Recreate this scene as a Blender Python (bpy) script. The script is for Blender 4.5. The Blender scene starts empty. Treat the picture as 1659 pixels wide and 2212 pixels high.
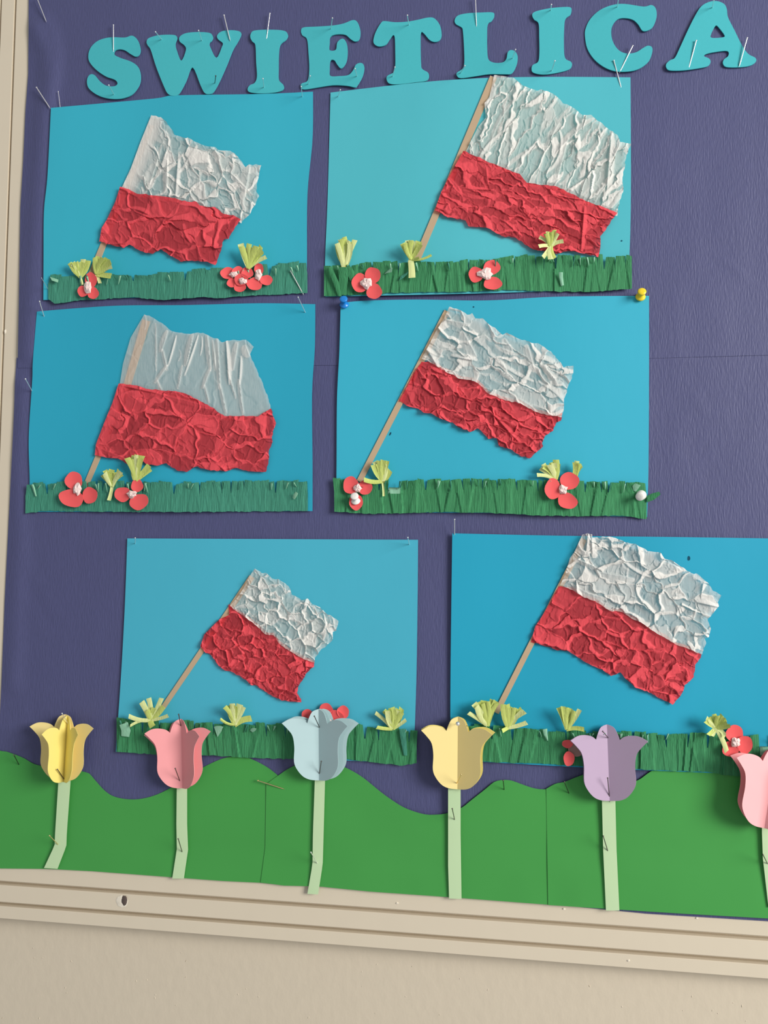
import bpy, bmesh, math, random
import numpy as np
from mathutils import Vector, Matrix
from mathutils.geometry import tessellate_polygon

# ---------------------------------------------------------------- camera, light, exposure
S = bpy.context.scene
COL = S.collection
W, H, F = 1659, 2212, 1700.0
def _n(v): v = np.array(v, float); return v / np.linalg.norm(v)
AX = _n((13500, 121, -1700))                 # board X, Z, Y axes seen from the camera (right, down, forward)
AZ = np.array((670, -38500, 1700), float); AZ = _n(AZ - AX * AZ.dot(AX))
AY = np.cross(AZ, AX)
MW = np.array([AX, AY, AZ])                  # camera vector -> world vector
D = 0.83
C0 = np.array([0, 0, 1.5]) - D * (MW @ np.array([0, 0, 1.0]))
cam = bpy.data.cameras.new('camera'); camo = bpy.data.objects.new('camera', cam); COL.objects.link(camo)
r_, u_, b_ = MW @ np.array([1., 0, 0]), MW @ np.array([0, -1., 0]), MW @ np.array([0, 0, -1.])
camo.matrix_world = Matrix(((r_[0], u_[0], b_[0], C0[0]), (r_[1], u_[1], b_[1], C0[1]), (r_[2], u_[2], b_[2], C0[2]), (0, 0, 0, 1)))
cam.sensor_fit = 'VERTICAL'; cam.sensor_height = 36; cam.lens = 36 * F / H; cam.clip_start = 0.01
S.camera = camo
wd = bpy.data.worlds.new('room_light'); S.world = wd; wd.use_nodes = True
wd.node_tree.nodes['Background'].inputs[0].default_value = (0.94, 0.97, 1.0, 1)
wd.node_tree.nodes['Background'].inputs[1].default_value = 0.40
def area(name, loc, target, sx, sy, power, col):
    l = bpy.data.lights.new(name, 'AREA'); l.shape = 'RECTANGLE'; l.size = sx; l.size_y = sy; l.energy = power; l.color = col
    o = bpy.data.objects.new(name, l); COL.objects.link(o); o.location = loc
    o.rotation_euler = (Vector(target) - Vector(loc)).to_track_quat('-Z', 'Y').to_euler()
area('window_daylight', (3.0, -2.05, 2.40), (0, 0, 1.45), 1.5, 1.6, 184, (1.0, 0.975, 0.93))
S.view_settings.view_transform = 'Standard'; S.view_settings.look = 'None'; S.view_settings.gamma = 1
S.view_settings.use_curve_mapping = False; S.view_settings.exposure = -0.13

# ---------------------------------------------------------------- helpers
def at(px, py, h=0.0):
    """points on planes h metres in front of the board, from positions on the photograph (arrays welcome)"""
    px = np.asarray(px, float); py = np.asarray(py, float); h = np.asarray(h, float)
    r = np.stack([px - W / 2, py - H / 2, np.full(np.broadcast(px, py).shape, F)], -1) @ MW.T
    t = (-h - C0[1]) / r[..., 1]
    return C0 + r * t[..., None]
MM = 0.001
PXM = D / F                                   # metres per photo pixel near the middle
def hexc(s, k=1.0):
    c = [int(s[i:i + 2], 16) / 255 for i in (0, 2, 4)]
    return tuple(k * (x / 12.92 if x < 0.04045 else ((x + 0.055) / 1.055) ** 2.4) for x in c) + (1,)
def link(o, parent=None):
    COL.objects.link(o)
    if parent: o.parent = parent
    return o
def origin(o):
    v = np.zeros(3)
    while o: v += np.array(o.location); o = o.parent
    return v
def mesh(name, V, Fc, mats, parent=None, smooth=True, midx=None, loc=None, sharp=50):
    V = np.asarray(V, float)
    base = origin(parent) if parent else np.zeros(3)
    if loc is None: loc = V.mean(0)
    me = bpy.data.meshes.new(name)
    me.from_pydata((V - loc).tolist(), [], [list(map(int, f)) for f in Fc])
    for m in (mats if isinstance(mats, (list, tuple)) else [mats]): me.materials.append(m)
    if midx is not None: me.polygons.foreach_set('material_index', np.asarray(midx, np.int32))
    me.polygons.foreach_set('use_smooth', np.full(len(me.polygons), smooth))
    me.update()
    if smooth: me.set_sharp_from_angle(angle=math.radians(sharp))
    o = bpy.data.objects.new(name, me); o.location = np.asarray(loc) - base
    return link(o, parent)
def empty(name, loc, parent=None):
    o = bpy.data.objects.new(name, None); o.empty_display_size = 0.01
    o.location = np.asarray(loc) - (origin(parent) if parent else 0)
    return link(o, parent)
def tag(o, label, cat, group=None, kind=None):
    o['label'] = label; o['category'] = cat
    if group: o['group'] = group
    if kind: o['kind'] = kind
    return o
def resample(pts, n):
    p = np.asarray(pts, float); d = np.r_[0, np.cumsum(np.hypot(*np.diff(p, axis=0).T))]
    s = np.linspace(0, d[-1], n)
    return np.stack([np.interp(s, d, p[:, 0]), np.interp(s, d, p[:, 1])], -1)
def spline(pts, k=5, closed=True):
    p = np.asarray(pts, float); n = len(p); out = []
    for i in range(n if closed else n - 1):
        if closed: a, b, c, d = p[i - 1], p[i], p[(i + 1) % n], p[(i + 2) % n]
        else: a, b, c, d = p[max(i - 1, 0)], p[i], p[i + 1], p[min(i + 2, n - 1)]
        for j in range(k):
            t = j / k
            out.append(0.5 * (2 * b + (c - a) * t + (2 * a - 5 * b + 4 * c - d) * t * t + (3 * b - a - 3 * c + d) * t ** 3))
    if not closed: out.append(p[-1])
    return np.array(out)
def coons(top, bot, left, right, nu, nv):
    T, B, L, R = resample(top, nu), resample(bot, nu), resample(left, nv), resample(right, nv)
    u = np.linspace(0, 1, nu)[None, :, None]; v = np.linspace(0, 1, nv)[:, None, None]
    L = L + (1 - v[:, 0]) * (T[0] - L[0]) + v[:, 0] * (B[0] - L[-1]); R = R + (1 - v[:, 0]) * (T[-1] - R[0]) + v[:, 0] * (B[-1] - R[-1])
    P = (1 - v) * T[None] + v * B[None] + (1 - u) * L[:, None] + u * R[:, None]
    c = (1 - u) * (1 - v) * T[0] + u * (1 - v) * T[-1] + (1 - u) * v * B[0] + u * v * B[-1]
    return P - c                                # nv x nu x 2
def grid_faces(nu, nv, off=0):
    i = np.arange(nu * nv).reshape(nv, nu) + off
    return np.stack([i[:-1, :-1], i[1:, :-1], i[1:, 1:], i[:-1, 1:]], -1).reshape(-1, 4).tolist()
def rim(nu, nv):
    i = np.arange(nu * nv).reshape(nv, nu)
    return list(i[0, :]) + list(i[1:, -1]) + list(i[-1, -2::-1]) + list(i[-2:0:-1, 0])
def slab(P, thick):
    """front grid nv x nu x 3 -> closed thin sheet"""
    nv, nu = P.shape[:2]; A = P.reshape(-1, 3); B = A + np.array([0, thick, 0]); N = len(A)
    f = grid_faces(nu, nv) + [q[::-1] for q in grid_faces(nu, nv, N)]
    r = rim(nu, nv)
    f += [[r[k], r[(k + 1) % len(r)], r[(k + 1) % len(r)] + N, r[k] + N] for k in range(len(r))]
    return np.vstack([A, B]), f
def prism(outer, hole, thick, hfun):
    """flat cut-out from a photo outline; hfun(px,py)->height"""
    loops = [np.asarray(outer, float)] + ([np.asarray(hole, float)] if hole is not None else [])
    tri = tessellate_polygon([[Vector((x, y, 0)) for x, y in l] for l in loops])
    P = np.vstack(loops); N = len(P)
    A = at(P[:, 0], P[:, 1], hfun(P[:, 0], P[:, 1])); B = A + np.array([0, thick, 0])
    f = []
    for t in tri:
        a, b, c = t
        cr = (P[b][0] - P[a][0]) * (P[c][1] - P[a][1]) - (P[b][1] - P[a][1]) * (P[c][0] - P[a][0])
        t = (a, b, c) if cr < 0 else (a, c, b)
        f.append(list(t)); f.append([t[2] + N, t[1] + N, t[0] + N])
    o = 0
    for l in loops:
        m = len(l)
        for k in range(m): f.append([o + k, o + (k + 1) % m, o + (k + 1) % m + N, o + k + N])
        o += m
    return np.vstack([A, B]), f
def recalc(o):
    bm = bmesh.new(); bm.from_mesh(o.data); bmesh.ops.recalc_face_normals(bm, faces=bm.faces); bm.to_mesh(o.data); bm.free()
    return o
def vnoise(x, y, seed):
    rs = np.random.RandomState(seed); T = rs.rand(64, 64)
    xi, yi = np.floor(x).astype(int), np.floor(y).astype(int); fx, fy = x - xi, y - yi
    fx, fy = fx * fx * (3 - 2 * fx), fy * fy * (3 - 2 * fy)
    g = lambda a, b: T[a % 64, b % 64]
    return (g(xi, yi) * (1 - fx) + g(xi + 1, yi) * fx) * (1 - fy) + (g(xi, yi + 1) * (1 - fx) + g(xi + 1, yi + 1) * fx) * fy

# ---------------------------------------------------------------- materials
def mat(name, col, rough=0.8, spec=0.25, grain=None, bump=0.0, dist=0.0005, var=0.06, metal=0.0, sheen=0.0):
    m = bpy.data.materials.new(name); m.use_nodes = True; nt = m.node_tree; nd = nt.nodes; ln = nt.links
    b = nd['Principled BSDF']; b.inputs['Roughness'].default_value = rough; b.inputs['Metallic'].default_value = metal
    b.inputs['Specular IOR Level'].default_value = spec
    b.inputs['Sheen Weight'].default_value = sheen
    tc = nd.new('ShaderNodeNewGeometry')
    mp = nd.new('ShaderNodeMapping'); ln.new(tc.outputs['Position'], mp.inputs['Vector'])
    mp.inputs['Scale'].default_value = grain or (60, 60, 60)
    nz = nd.new('ShaderNodeTexNoise'); nz.inputs['Scale'].default_value = 1; nz.inputs['Detail'].default_value = 4
    ln.new(mp.outputs[0], nz.inputs['Vector'])
    mx = nd.new('ShaderNodeMix'); mx.data_type = 'RGBA'
    c = np.array(col[:3])
    mx.inputs['A'].default_value = tuple(np.clip(c * (1 - var), 0, 1)) + (1,); mx.inputs['B'].default_value = tuple(np.clip(c * (1 + var), 0, 1)) + (1,)
    ln.new(nz.outputs['Fac'], mx.inputs['Factor']); ln.new(mx.outputs['Result'], b.inputs['Base Color'])
    if bump:
        bp = nd.new('ShaderNodeBump'); bp.inputs['Strength'].default_value = bump; bp.inputs['Distance'].default_value = dist
        ln.new(nz.outputs['Fac'], bp.inputs['Height']); ln.new(bp.outputs[0], b.inputs['Normal'])
    return m
def flag_mat(name, col, alpha, grain, bump):
    m = mat(name, col, 0.75, 0.2, grain, bump, 0.0012, 0.05)
    nt = m.node_tree; nd = nt.nodes; ln = nt.links; b = nd['Principled BSDF']
    a = nd.new('ShaderNodeAttribute'); a.attribute_name = 'layers'       # how many layers of thin crepe lie on one another here
    p = nd.new('ShaderNodeMath'); p.operation = 'POWER'; p.inputs[0].default_value = 1 - alpha; ln.new(a.outputs['Fac'], p.inputs[1])
    q = nd.new('ShaderNodeMath'); q.operation = 'SUBTRACT'; q.inputs[0].default_value = 1.0; ln.new(p.outputs[0], q.inputs[1])
    t = nd.new('ShaderNodeBsdfTransparent'); t.inputs[0].default_value = tuple(min(1, c * 1.15) for c in col[:3]) + (1,)   # thin dyed tissue tints what shows through it
    ms = nd.new('ShaderNodeMixShader'); ln.new(q.outputs[0], ms.inputs[0]); ln.new(t.outputs[0], ms.inputs[1]); ln.new(b.outputs[0], ms.inputs[2])
    ln.new(ms.outputs[0], nd['Material Output'].inputs['Surface'])
    return m
M = {}
M['navy'] = mat('navy_crepe', hexc('4f5178'), 0.5, 0.35, (760, 760, 120), 0.45, 0.0010, 0.12)
M['cream'] = mat('cream_gloss_paint', hexc('d9ccb6'), 0.45, 0.4, (40, 40, 40), 0.12, 0.001, 0.02)
M['groove'] = M['cream']
M['wall'] = mat('cream_wall_paint', hexc('d2c5b0'), 0.6, 0.3, (110, 110, 70), 0.28, 0.0012, 0.03)
M['letter'] = mat('teal_foam', hexc('48b4bc'), 0.75, 0.2, (300, 300, 300), 0.1, 0.0003, 0.03)
BLUES = ['36adc3', '50b8c4', '2aa3bf', '36adc7', '48b0c8', '209fbe']
for i, c in enumerate(BLUES): M['sheet%d' % i] = mat('blue_paper', hexc(c), 0.6, 0.3, (14, 14, 9), 0.12, 0.004, 0.03)
M['white'] = flag_mat('white_crepe', hexc('ebe6df'), 0.38, (500, 500, 120), 0.35)
M['red'] = flag_mat('red_crepe', hexc('e6525b'), 0.48, (500, 500, 120), 0.3)
M['pole'] = mat('tan_card', hexc('bfa587'), 0.8, 0.2, (80, 80, 80), 0.1, 0.0004)
M['grass'] = mat('green_crepe', hexc('3b8557'), 0.7, 0.25, (950, 950, 75), 0.8, 0.0012, 0.42)
M['grass_teal'] = mat('teal_green_crepe', hexc('418a73'), 0.7, 0.25, (950, 950, 75), 0.8, 0.0012, 0.36)
M['grass_pale'] = mat('pale_green_crepe_back', hexc('8fc3a4'), 0.7, 0.25, (900, 900, 90), 0.5, 0.0008, 0.12)
M['lime'] = mat('lime_crepe', hexc('c6d273'), 0.7, 0.25, (700, 700, 120), 0.5, 0.0008, 0.10)
M['lime_pale'] = mat('pale_lime_crepe', hexc('dae19c'), 0.7, 0.25, (700, 700, 120), 0.5, 0.0008, 0.08)
M['petal'] = mat('red_paper', hexc('ee5f60'), 0.7, 0.25, (60, 60, 60), 0.1, 0.0005, 0.03)
M['petal_back'] = mat('pinkish_brown_paper', hexc('a8857c'), 0.7, 0.25, (60, 60, 60), 0.1, 0.0005, 0.04)
M['tissue'] = mat('white_tissue', hexc('f0d6d0'), 0.8, 0.2, (500, 500, 500), 0.4, 0.0006, 0.05)
M['hill'] = mat('green_card', hexc('459a49'), 0.55, 0.3, (12, 12, 12), 0.1, 0.003, 0.05)
M['stem'] = mat('pale_green_card', hexc('c2dcae'), 0.7, 0.25, (40, 40, 40), 0.1, 0.0006, 0.02)
M['yellow'] = mat('yellow_card', hexc('efd993'), 0.65, 0.25, (60, 60, 60), 0.05, 0.0005, 0.02)
M['lemon'] = mat('lemon_card', hexc('eedd80'), 0.65, 0.25, (60, 60, 60), 0.05, 0.0005, 0.02)
M['pink'] = mat('pink_card', hexc('f4a3a5'), 0.65, 0.25, (60, 60, 60), 0.05, 0.0005, 0.02)
M['rose'] = mat('rose_card', hexc('f8b4b6'), 0.65, 0.25, (60, 60, 60), 0.05, 0.0005, 0.02)
M['sky'] = mat('pale_blue_card', hexc('b6d0d2'), 0.65, 0.25, (60, 60, 60), 0.05, 0.0005, 0.02)
M['lilac'] = mat('lilac_card', hexc('b9a2bb'), 0.65, 0.25, (60, 60, 60), 0.05, 0.0005, 0.02)
M['steel'] = mat('steel', (0.93, 0.91, 0.89), 0.32, 0.5, None, 0, 0, 0.02, 0.75)
M['dark_steel'] = mat('dark_steel', (0.16, 0.14, 0.13), 0.35, 0.5, None, 0, 0, 0.02, 1.0)
M['brass'] = mat('brass', (0.85, 0.66, 0.34), 0.3, 0.5, None, 0, 0, 0.02, 1.0)
M['chip'] = mat('bare_plaster', hexc('e9dfcd'), 0.9, 0.2, (400, 400, 400), 0.5, 0.0006, 0.05)
M['screw'] = mat('old_screw', hexc('584b45'), 0.6, 0.4, (300, 300, 300), 0.3, 0.0004, 0.2)
for n, c in (('blue', '1f7fd0'), ('yellow_p', 'f0d22e'), ('white_p', 'f2ede6')):
    M['plastic_' + n] = mat(n + '_plastic', hexc(c), 0.25, 0.5, None, 0, 0, 0.01)

# ---------------------------------------------------------------- the wall and the notice board
WALL_Y = 0.020
x0, x1 = at(-2600, 1000, -0.02)[0], at(3600, 1000, -0.02)[0]
zt, zb = at(800, -1800, -0.02)[2], at(800, 4000, -0.02)[2]
gx, gz = np.meshgrid(np.linspace(x0, x1, 12), np.linspace(zt, zb, 16))
P = np.stack([gx, np.full_like(gx, WALL_Y), gz], -1)
V, Fc = slab(P, 0.08)
w = mesh('wall_back', V, Fc, M['wall'], smooth=False); w['kind'] = 'structure'
w['label'] = 'cream painted wall below the notice board'
rnd = random.Random(4)
V, Fc = [], []
for k in range(46):                                   # paint nibs on the wall
    px, py = rnd.uniform(0, 1659), rnd.uniform(2040, 2212)
    if py < 2010 + px * 0.08: continue
    c = at(px, py, -WALL_Y); a, b = rnd.uniform(.3, .8) * MM, rnd.uniform(.6, 2.2) * MM
    n = len(V); rr = rnd.uniform(-.6, .6)
    for i in range(8):
        t = i * math.pi / 4; dx, dz = a * math.cos(t), b * math.sin(t)
        V.append((c[0] + dx * math.cos(rr) - dz * math.sin(rr), WALL_Y + 0.0001, c[2] + dx * math.sin(rr) + dz * math.cos(rr)))
    V.append((c[0], WALL_Y - 0.0006, c[2])); Fc += [[n + i, n + (i + 1) % 8, n + 8] for i in range(8)]
nibs = recalc(mesh('paint_nibs', V, Fc, M['wall'], w)); nibs['kind'] = 'stuff'

LR = at(33, 0, 0)[0]                                   # groove of the left rail
zi = at(820, 1890, 0)[2]
g1a, g1b, g2a, g2b, zo = [at(820, y, 0)[2] for y in (1962.5, 1972, 2011, 2020.5, 2050)]
xl_in = at(80, 0, 0)[0]; g2w = at(2, 0, 0)[0]; xl_out = g2w - 0.016
board = empty('notice_board', (0, 0.01, zo))
tag(board, 'cream painted wooden notice board frame with two grooves round the navy paper', 'notice board')
def box(name, a, b, m, parent):
    (ax, ay, az), (bx, by, bz) = a, b
    V = [(x, y, z) for x in (ax, bx) for y in (ay, by) for z in (az, bz)]
    f = [(0, 1, 3, 2), (4, 6, 7, 5), (0, 4, 5, 1), (2, 3, 7, 6), (0, 2, 6, 4), (1, 5, 7, 3)]
    return recalc(mesh(name, V, f, m, parent, smooth=False))
BT = at(800, -300, 0)[2]; BR = at(2050, 1000, 0)[0]
box('backing_panel', (xl_in - 0.004, 0.0012, zi - 0.005), (BR, 0.019, BT), M['wall'], board)
GD, BV = 0.0085, 0.0010
def rail(prof, axis, a, b, name):
    V, f = [], []
    n = len(prof)
    for e in (a, b):
        for u, h in prof:
            V.append((e, -h, u) if axis == 'x' else (u, -h, e))
    f = [[k, (k + 1) % n, (k + 1) % n + n, k + n] for k in range(n)] + [list(range(n)), list(range(2 * n - 1, n - 1, -1))]
    return recalc(mesh(name, V, f, M['cream'], board, smooth=False))
pb = [(zi, -WALL_Y + .0005), (zi, -.0002), (g1a + .0006, -.0002), (g1a, -.0006), (g1a, -GD), (g1b, -GD), (g1b, -.0007), (g1b - .0004, -.0002), (g2a + .0006, -.0002), (g2a, -.0006), (g2a, -GD), (g2b, -GD), (g2b, -.0007),
      (g2b - .0004, -.0002), (zo + .001, -.0002), (zo, -.0014), (zo, -WALL_Y + .0005)]
brail = rail(pb, 'x', xl_out, BR, 'bottom_rail')
gw = 0.0024
pl = [(xl_in, -WALL_Y + .0005), (xl_in, -.0002), (LR + gw / 2 + .0006, -.0002), (LR + gw / 2, -.0006), (LR + gw / 2, -.004), (LR - gw / 2, -.004), (LR - gw / 2 - .0002, -.0002), (g2w + gw / 2, -.0002), (g2w + gw / 2, -.004),
      (g2w - gw / 2, -.004), (g2w - gw / 2 - .0006, -.0002), (xl_out + .001, -.0002), (xl_out, -.0014), (xl_out, -WALL_Y + .0005)]
lrail = rail(pl, 'z', zi, BT, 'left_rail')
# chipped screw hole in the bottom rail
def blob_disc(c, rx, rz, h0, h1, n=26, jag=0.07, seed=1):
    rs = random.Random(seed); V = []; Fc = []
    for ring, (k, h) in enumerate(((1, h0), (0.62, h1))):
        for i in range(n):
            t = 2 * math.pi * i / n; j = 1 + rs.uniform(-jag, jag)
            V.append((c[0] + rx * k * j * math.cos(t), -h, c[2] + rz * k * j * math.sin(t)))
    V.append((c[0], -h1, c[2]))
    for i in range(n):
        Fc.append([i, (i + 1) % n, n + (i + 1) % n, n + i]); Fc.append([n + i, n + (i + 1) % n, 2 * n])
    return V, Fc
c = at(264, 1947, 0); V, Fc = blob_disc(c, .0068, .0063, 0.0, .0006, seed=3)
recalc(mesh('plaster_ring', V, Fc, M['chip'], brail))
c = at(268, 1946, 0.0012); V, Fc = blob_disc(c, .0032, .0052, .0006, .0013, jag=.08, seed=5)
o = recalc(mesh('screw_head', V, Fc, M['screw'], brail))
for px, py in ((858, 1951), (1218, 1963), (1505, 1983), (1358, 2075)):
    c = at(px, py, 0); V, Fc = blob_disc(c, .0016, .0011, -.0002, .0006, n=9, jag=.3, seed=px)
    recalc(mesh('paint_chip', V, Fc, M['chip'], brail))
c = at(11, 716, 0); V, Fc = blob_disc(c, .0012, .0026, -.0002, .0006, n=9, jag=.2, seed=8); recalc(mesh('paint_chip', V, Fc, M['chip'], lrail))

# ---------------------------------------------------------------- navy crepe paper
def ridge(px, py, line, wdt):
    """1 on the polyline falling to 0 at distance wdt"""
    best = np.full(np.broadcast(px, py).shape, 1e9)
    for (ax, ay), (bx, by) in zip(line[:-1], line[1:]):
        dx, dy = bx - ax, by - ay; t = np.clip(((px - ax) * dx + (py - ay) * dy) / (dx * dx + dy * dy), 0, 1)
        best = np.minimum(best, np.hypot(px - ax - t * dx, py - ay - t * dy))
    return np.exp(-(best / wdt) ** 2)
def navy_h(px, py, base):
    h = base + 0.55 * MM * (vnoise(px / 90, py / 170, 3) + .6 * vnoise(px / 34, py / 80, 5))
    h = h + 3.2 * MM * ridge(px, py, [(78, 60), (100, 110), (104, 160), (92, 260), (80, 420), (66, 640), (56, 760)], 20)
    h = h + 1.4 * MM * ridge(px, py, [(95, 34), (116, 70), (124, 110), (120, 160), (106, 225)], 8)
    h = h + 2.2 * MM * ridge(px, py, [(48, 830), (46, 900), (36, 1000), (42, 1150), (34, 1300), (26, 1480)], 17)
    for k, (a, b, c_, d) in enumerate(((52, 1180, 70, 1260), (60, 1300, 100, 1380), (38, 1370, 48, 1420), (75, 1240, 120, 1330), (45, 1500, 50, 1560), (1560, 560, 1610, 600), (1500, 850, 1530, 900), (1290, 790, 1500, 776))):
        h = h + 0.5 * MM * ridge(px, py, [(a, b), (c_, d)], 5)
    return h
def crepe_sheet(top, bot, left, right, base, label, nu, nv):
    P = coons(top, bot, left, right, nu, nv); h = navy_h(P[..., 0], P[..., 1], base)
    V, Fc = slab(at(P[..., 0], P[..., 1], h), 0.00025)
    o = mesh('crepe_paper', V, Fc, M['navy']); tag(o, label, 'crepe paper', 'navy crepe sheets covering the board')
crepe_sheet([(36, 772), (60, 792), (700, 785), (1400, 768), (1659, 762), (1900, 755)], [(-14, 1868), (0, 1870), (563, 1900), (970, 1932), (1400, 1974), (1659, 1990), (1900, 2003)],
            [(36, 772), (34, 800), (32, 830), (31, 870), (27, 960), (20, 1100), (10, 1300), (3, 1480), (-3, 1600), (-14, 1868)], [(1900, 755), (1900, 2003)], 0.5 * MM,
            'navy crepe paper sheet behind the lower posters and tulips', 150, 120)
crepe_sheet([(62, -120), (1900, -120)], [(38, 795), (300, 792), (700, 789), (730, 789), (1100, 779), (1400, 774), (1659, 767), (1900, 760)],
            [(62, -120), (62, 0), (61, 160), (55, 240), (50, 350), (44, 450), (41, 640), (38, 795)], [(1900, -120), (1900, 760)], 1.0 * MM,
            'navy crepe paper sheet behind the heading letters and upper posters', 170, 110)

# ---------------------------------------------------------------- heading letters
def lt(s, ox): a = np.array(eval('[' + s + ']'), float); a[:, 0] = a[:, 0] / 2.9625 + ox; a[:, 1] /= 2.9625; return a
LET = [
('S', 0, '(725,238),(800,240),(845,228),(880,255),(898,310),(893,345),(870,362),(835,345),(800,322),(765,315),(735,325),(733,350),(770,370),(840,395),(885,430),(900,490),(890,545),(850,600),(800,625),(740,633),(670,625),(610,600),(565,560),(557,510),(575,478),(605,480),(640,520),(680,548),(730,552),(752,535),(735,510),(680,490),(620,450),(575,400),(565,355),(580,305),(620,265),(670,245)', 'first of the heading, leftmost'),
('W', 0, '(938,268),(950,245),(1000,228),(1060,222),(1120,225),(1133,245),(1122,280),(1130,320),(1160,388),(1190,320),(1180,290),(1150,265),(1150,235),(1190,212),(1260,205),(1340,210),(1362,235),(1355,260),(1340,275),(1345,300),(1385,370),(1420,300),(1425,275),(1395,250),(1390,225),(1420,200),(1480,193),(1530,200),(1543,220),(1520,270),(1490,320),(1450,420),(1400,530),(1365,590),(1340,602),(1310,595),(1285,550),(1232,430),(1190,520),(1145,600),(1110,613),(1075,600),(1050,555),(1000,430),(965,320),(945,290)', 'second in the heading'),
('I', 550, '(-24,215),(0,195),(100,190),(190,197),(213,225),(200,255),(165,285),(155,340),(153,440),(155,510),(185,545),(180,575),(130,592),(40,598),(-30,590),(-45,570),(-30,545),(0,530),(15,490),(10,400),(5,290),(-15,265),(-27,240)', 'between the W and the E'),
('E', 550, '(297,195),(315,175),(400,170),(500,163),(570,150),(630,128),(660,145),(677,200),(670,250),(645,265),(615,250),(580,222),(520,220),(485,235),(480,270),(480,320),(520,318),(530,270),(565,247),(590,280),(595,340),(585,400),(555,437),(530,415),(510,385),(485,388),(480,440),(485,485),(540,487),(600,480),(630,450),(650,412),(685,403),(702,430),(690,490),(655,550),(640,558),(590,548),(500,545),(400,560),(320,572),(297,560),(300,535),(340,515),(350,440),(345,340),(335,250),(305,225)', 'fourth in the heading'),
('T', 550, '(760,260),(775,205),(810,145),(835,135),(900,142),(980,138),(1050,125),(1110,112),(1150,117),(1185,160),(1197,220),(1185,255),(1155,268),(1120,255),(1085,215),(1065,208),(1062,280),(1065,400),(1072,440),(1110,465),(1115,495),(1095,518),(1020,528),(930,538),(865,535),(845,510),(850,485),(890,462),(900,420),(900,330),(897,240),(885,225),(865,250),(840,285),(800,297),(770,285)', 'middle of the heading'),
('L', 550, '(1280,130),(1300,100),(1360,85),(1450,80),(1525,80),(1533,105),(1515,135),(1492,155),(1488,230),(1490,340),(1500,385),(1540,402),(1590,398),(1612,375),(1620,335),(1640,320),(1668,330),(1684,365),(1675,420),(1645,470),(1600,475),(1500,475),(1400,490),(1320,500),(1295,485),(1295,465),(1330,440),(1342,400),(1340,300),(1333,200),(1325,175),(1290,155)', 'above the tip of the upper right flag'),
('I', 1100, '(147,95),(165,75),(230,58),(300,48),(385,45),(399,65),(390,95),(360,120),(352,180),(350,280),(357,370),(395,395),(401,420),(380,445),(310,465),(220,477),(155,465),(143,440),(152,415),(185,395),(193,340),(192,240),(188,150),(160,125)', 'between the L and the C'),
('C', 1100, '(485,230),(490,180),(520,120),(580,65),(660,32),(740,25),(860,42),(910,32),(938,55),(943,110),(920,170),(885,195),(852,195),(825,155),(790,125),(735,115),(690,125),(660,165),(653,215),(665,270),(700,320),(750,342),(810,335),(860,305),(890,292),(915,305),(913,345),(890,395),(830,440),(760,457),(680,455),(610,430),(545,380),(500,310)', 'next to last in the heading'),
('A', 1100, '(1005,410),(1030,385),(1060,370),(1090,310),(1140,200),(1190,100),(1230,40),(1280,12),(1330,7),(1375,25),(1393,60),(1400,110),(1440,190),(1490,290),(1530,345),(1575,370),(1578,395),(1540,420),(1470,430),(1390,428),(1368,405),(1375,380),(1400,360),(1405,335),(1385,325),(1320,332),(1260,345),(1248,360),(1280,375),(1288,400),(1265,425),(1190,440),(1110,450),(1030,450),(1007,435)', 'last of the heading'),
]
HOLE_A = lt('(1325,162),(1345,180),(1378,225),(1370,238),(1320,243),(1292,240),(1290,225),(1310,180)', 1100)
for ch, ox, s, where in LET:
    P = spline(lt(s, ox), 4); cy = P[:, 1].mean(); cx = P[:, 0].mean()
    tx_, ty_ = .7 * math.sin(cx), .5 * math.cos(cx * 1.7); hf = lambda x, y: 3.6 * MM + tx_ * MM * (x - cx) / 60 + ty_ * MM * (y - cy) / 65
    V, Fc = prism(P, spline(HOLE_A, 3) if ch == 'A' else None, 0.0011, hf)
    o = recalc(mesh('paper_letter', V, Fc, M['letter'], smooth=False))
    tag(o, 'teal cut-out letter %s pinned on navy paper, %s' % (ch, where), 'letter', 'heading letters along the top')

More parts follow.
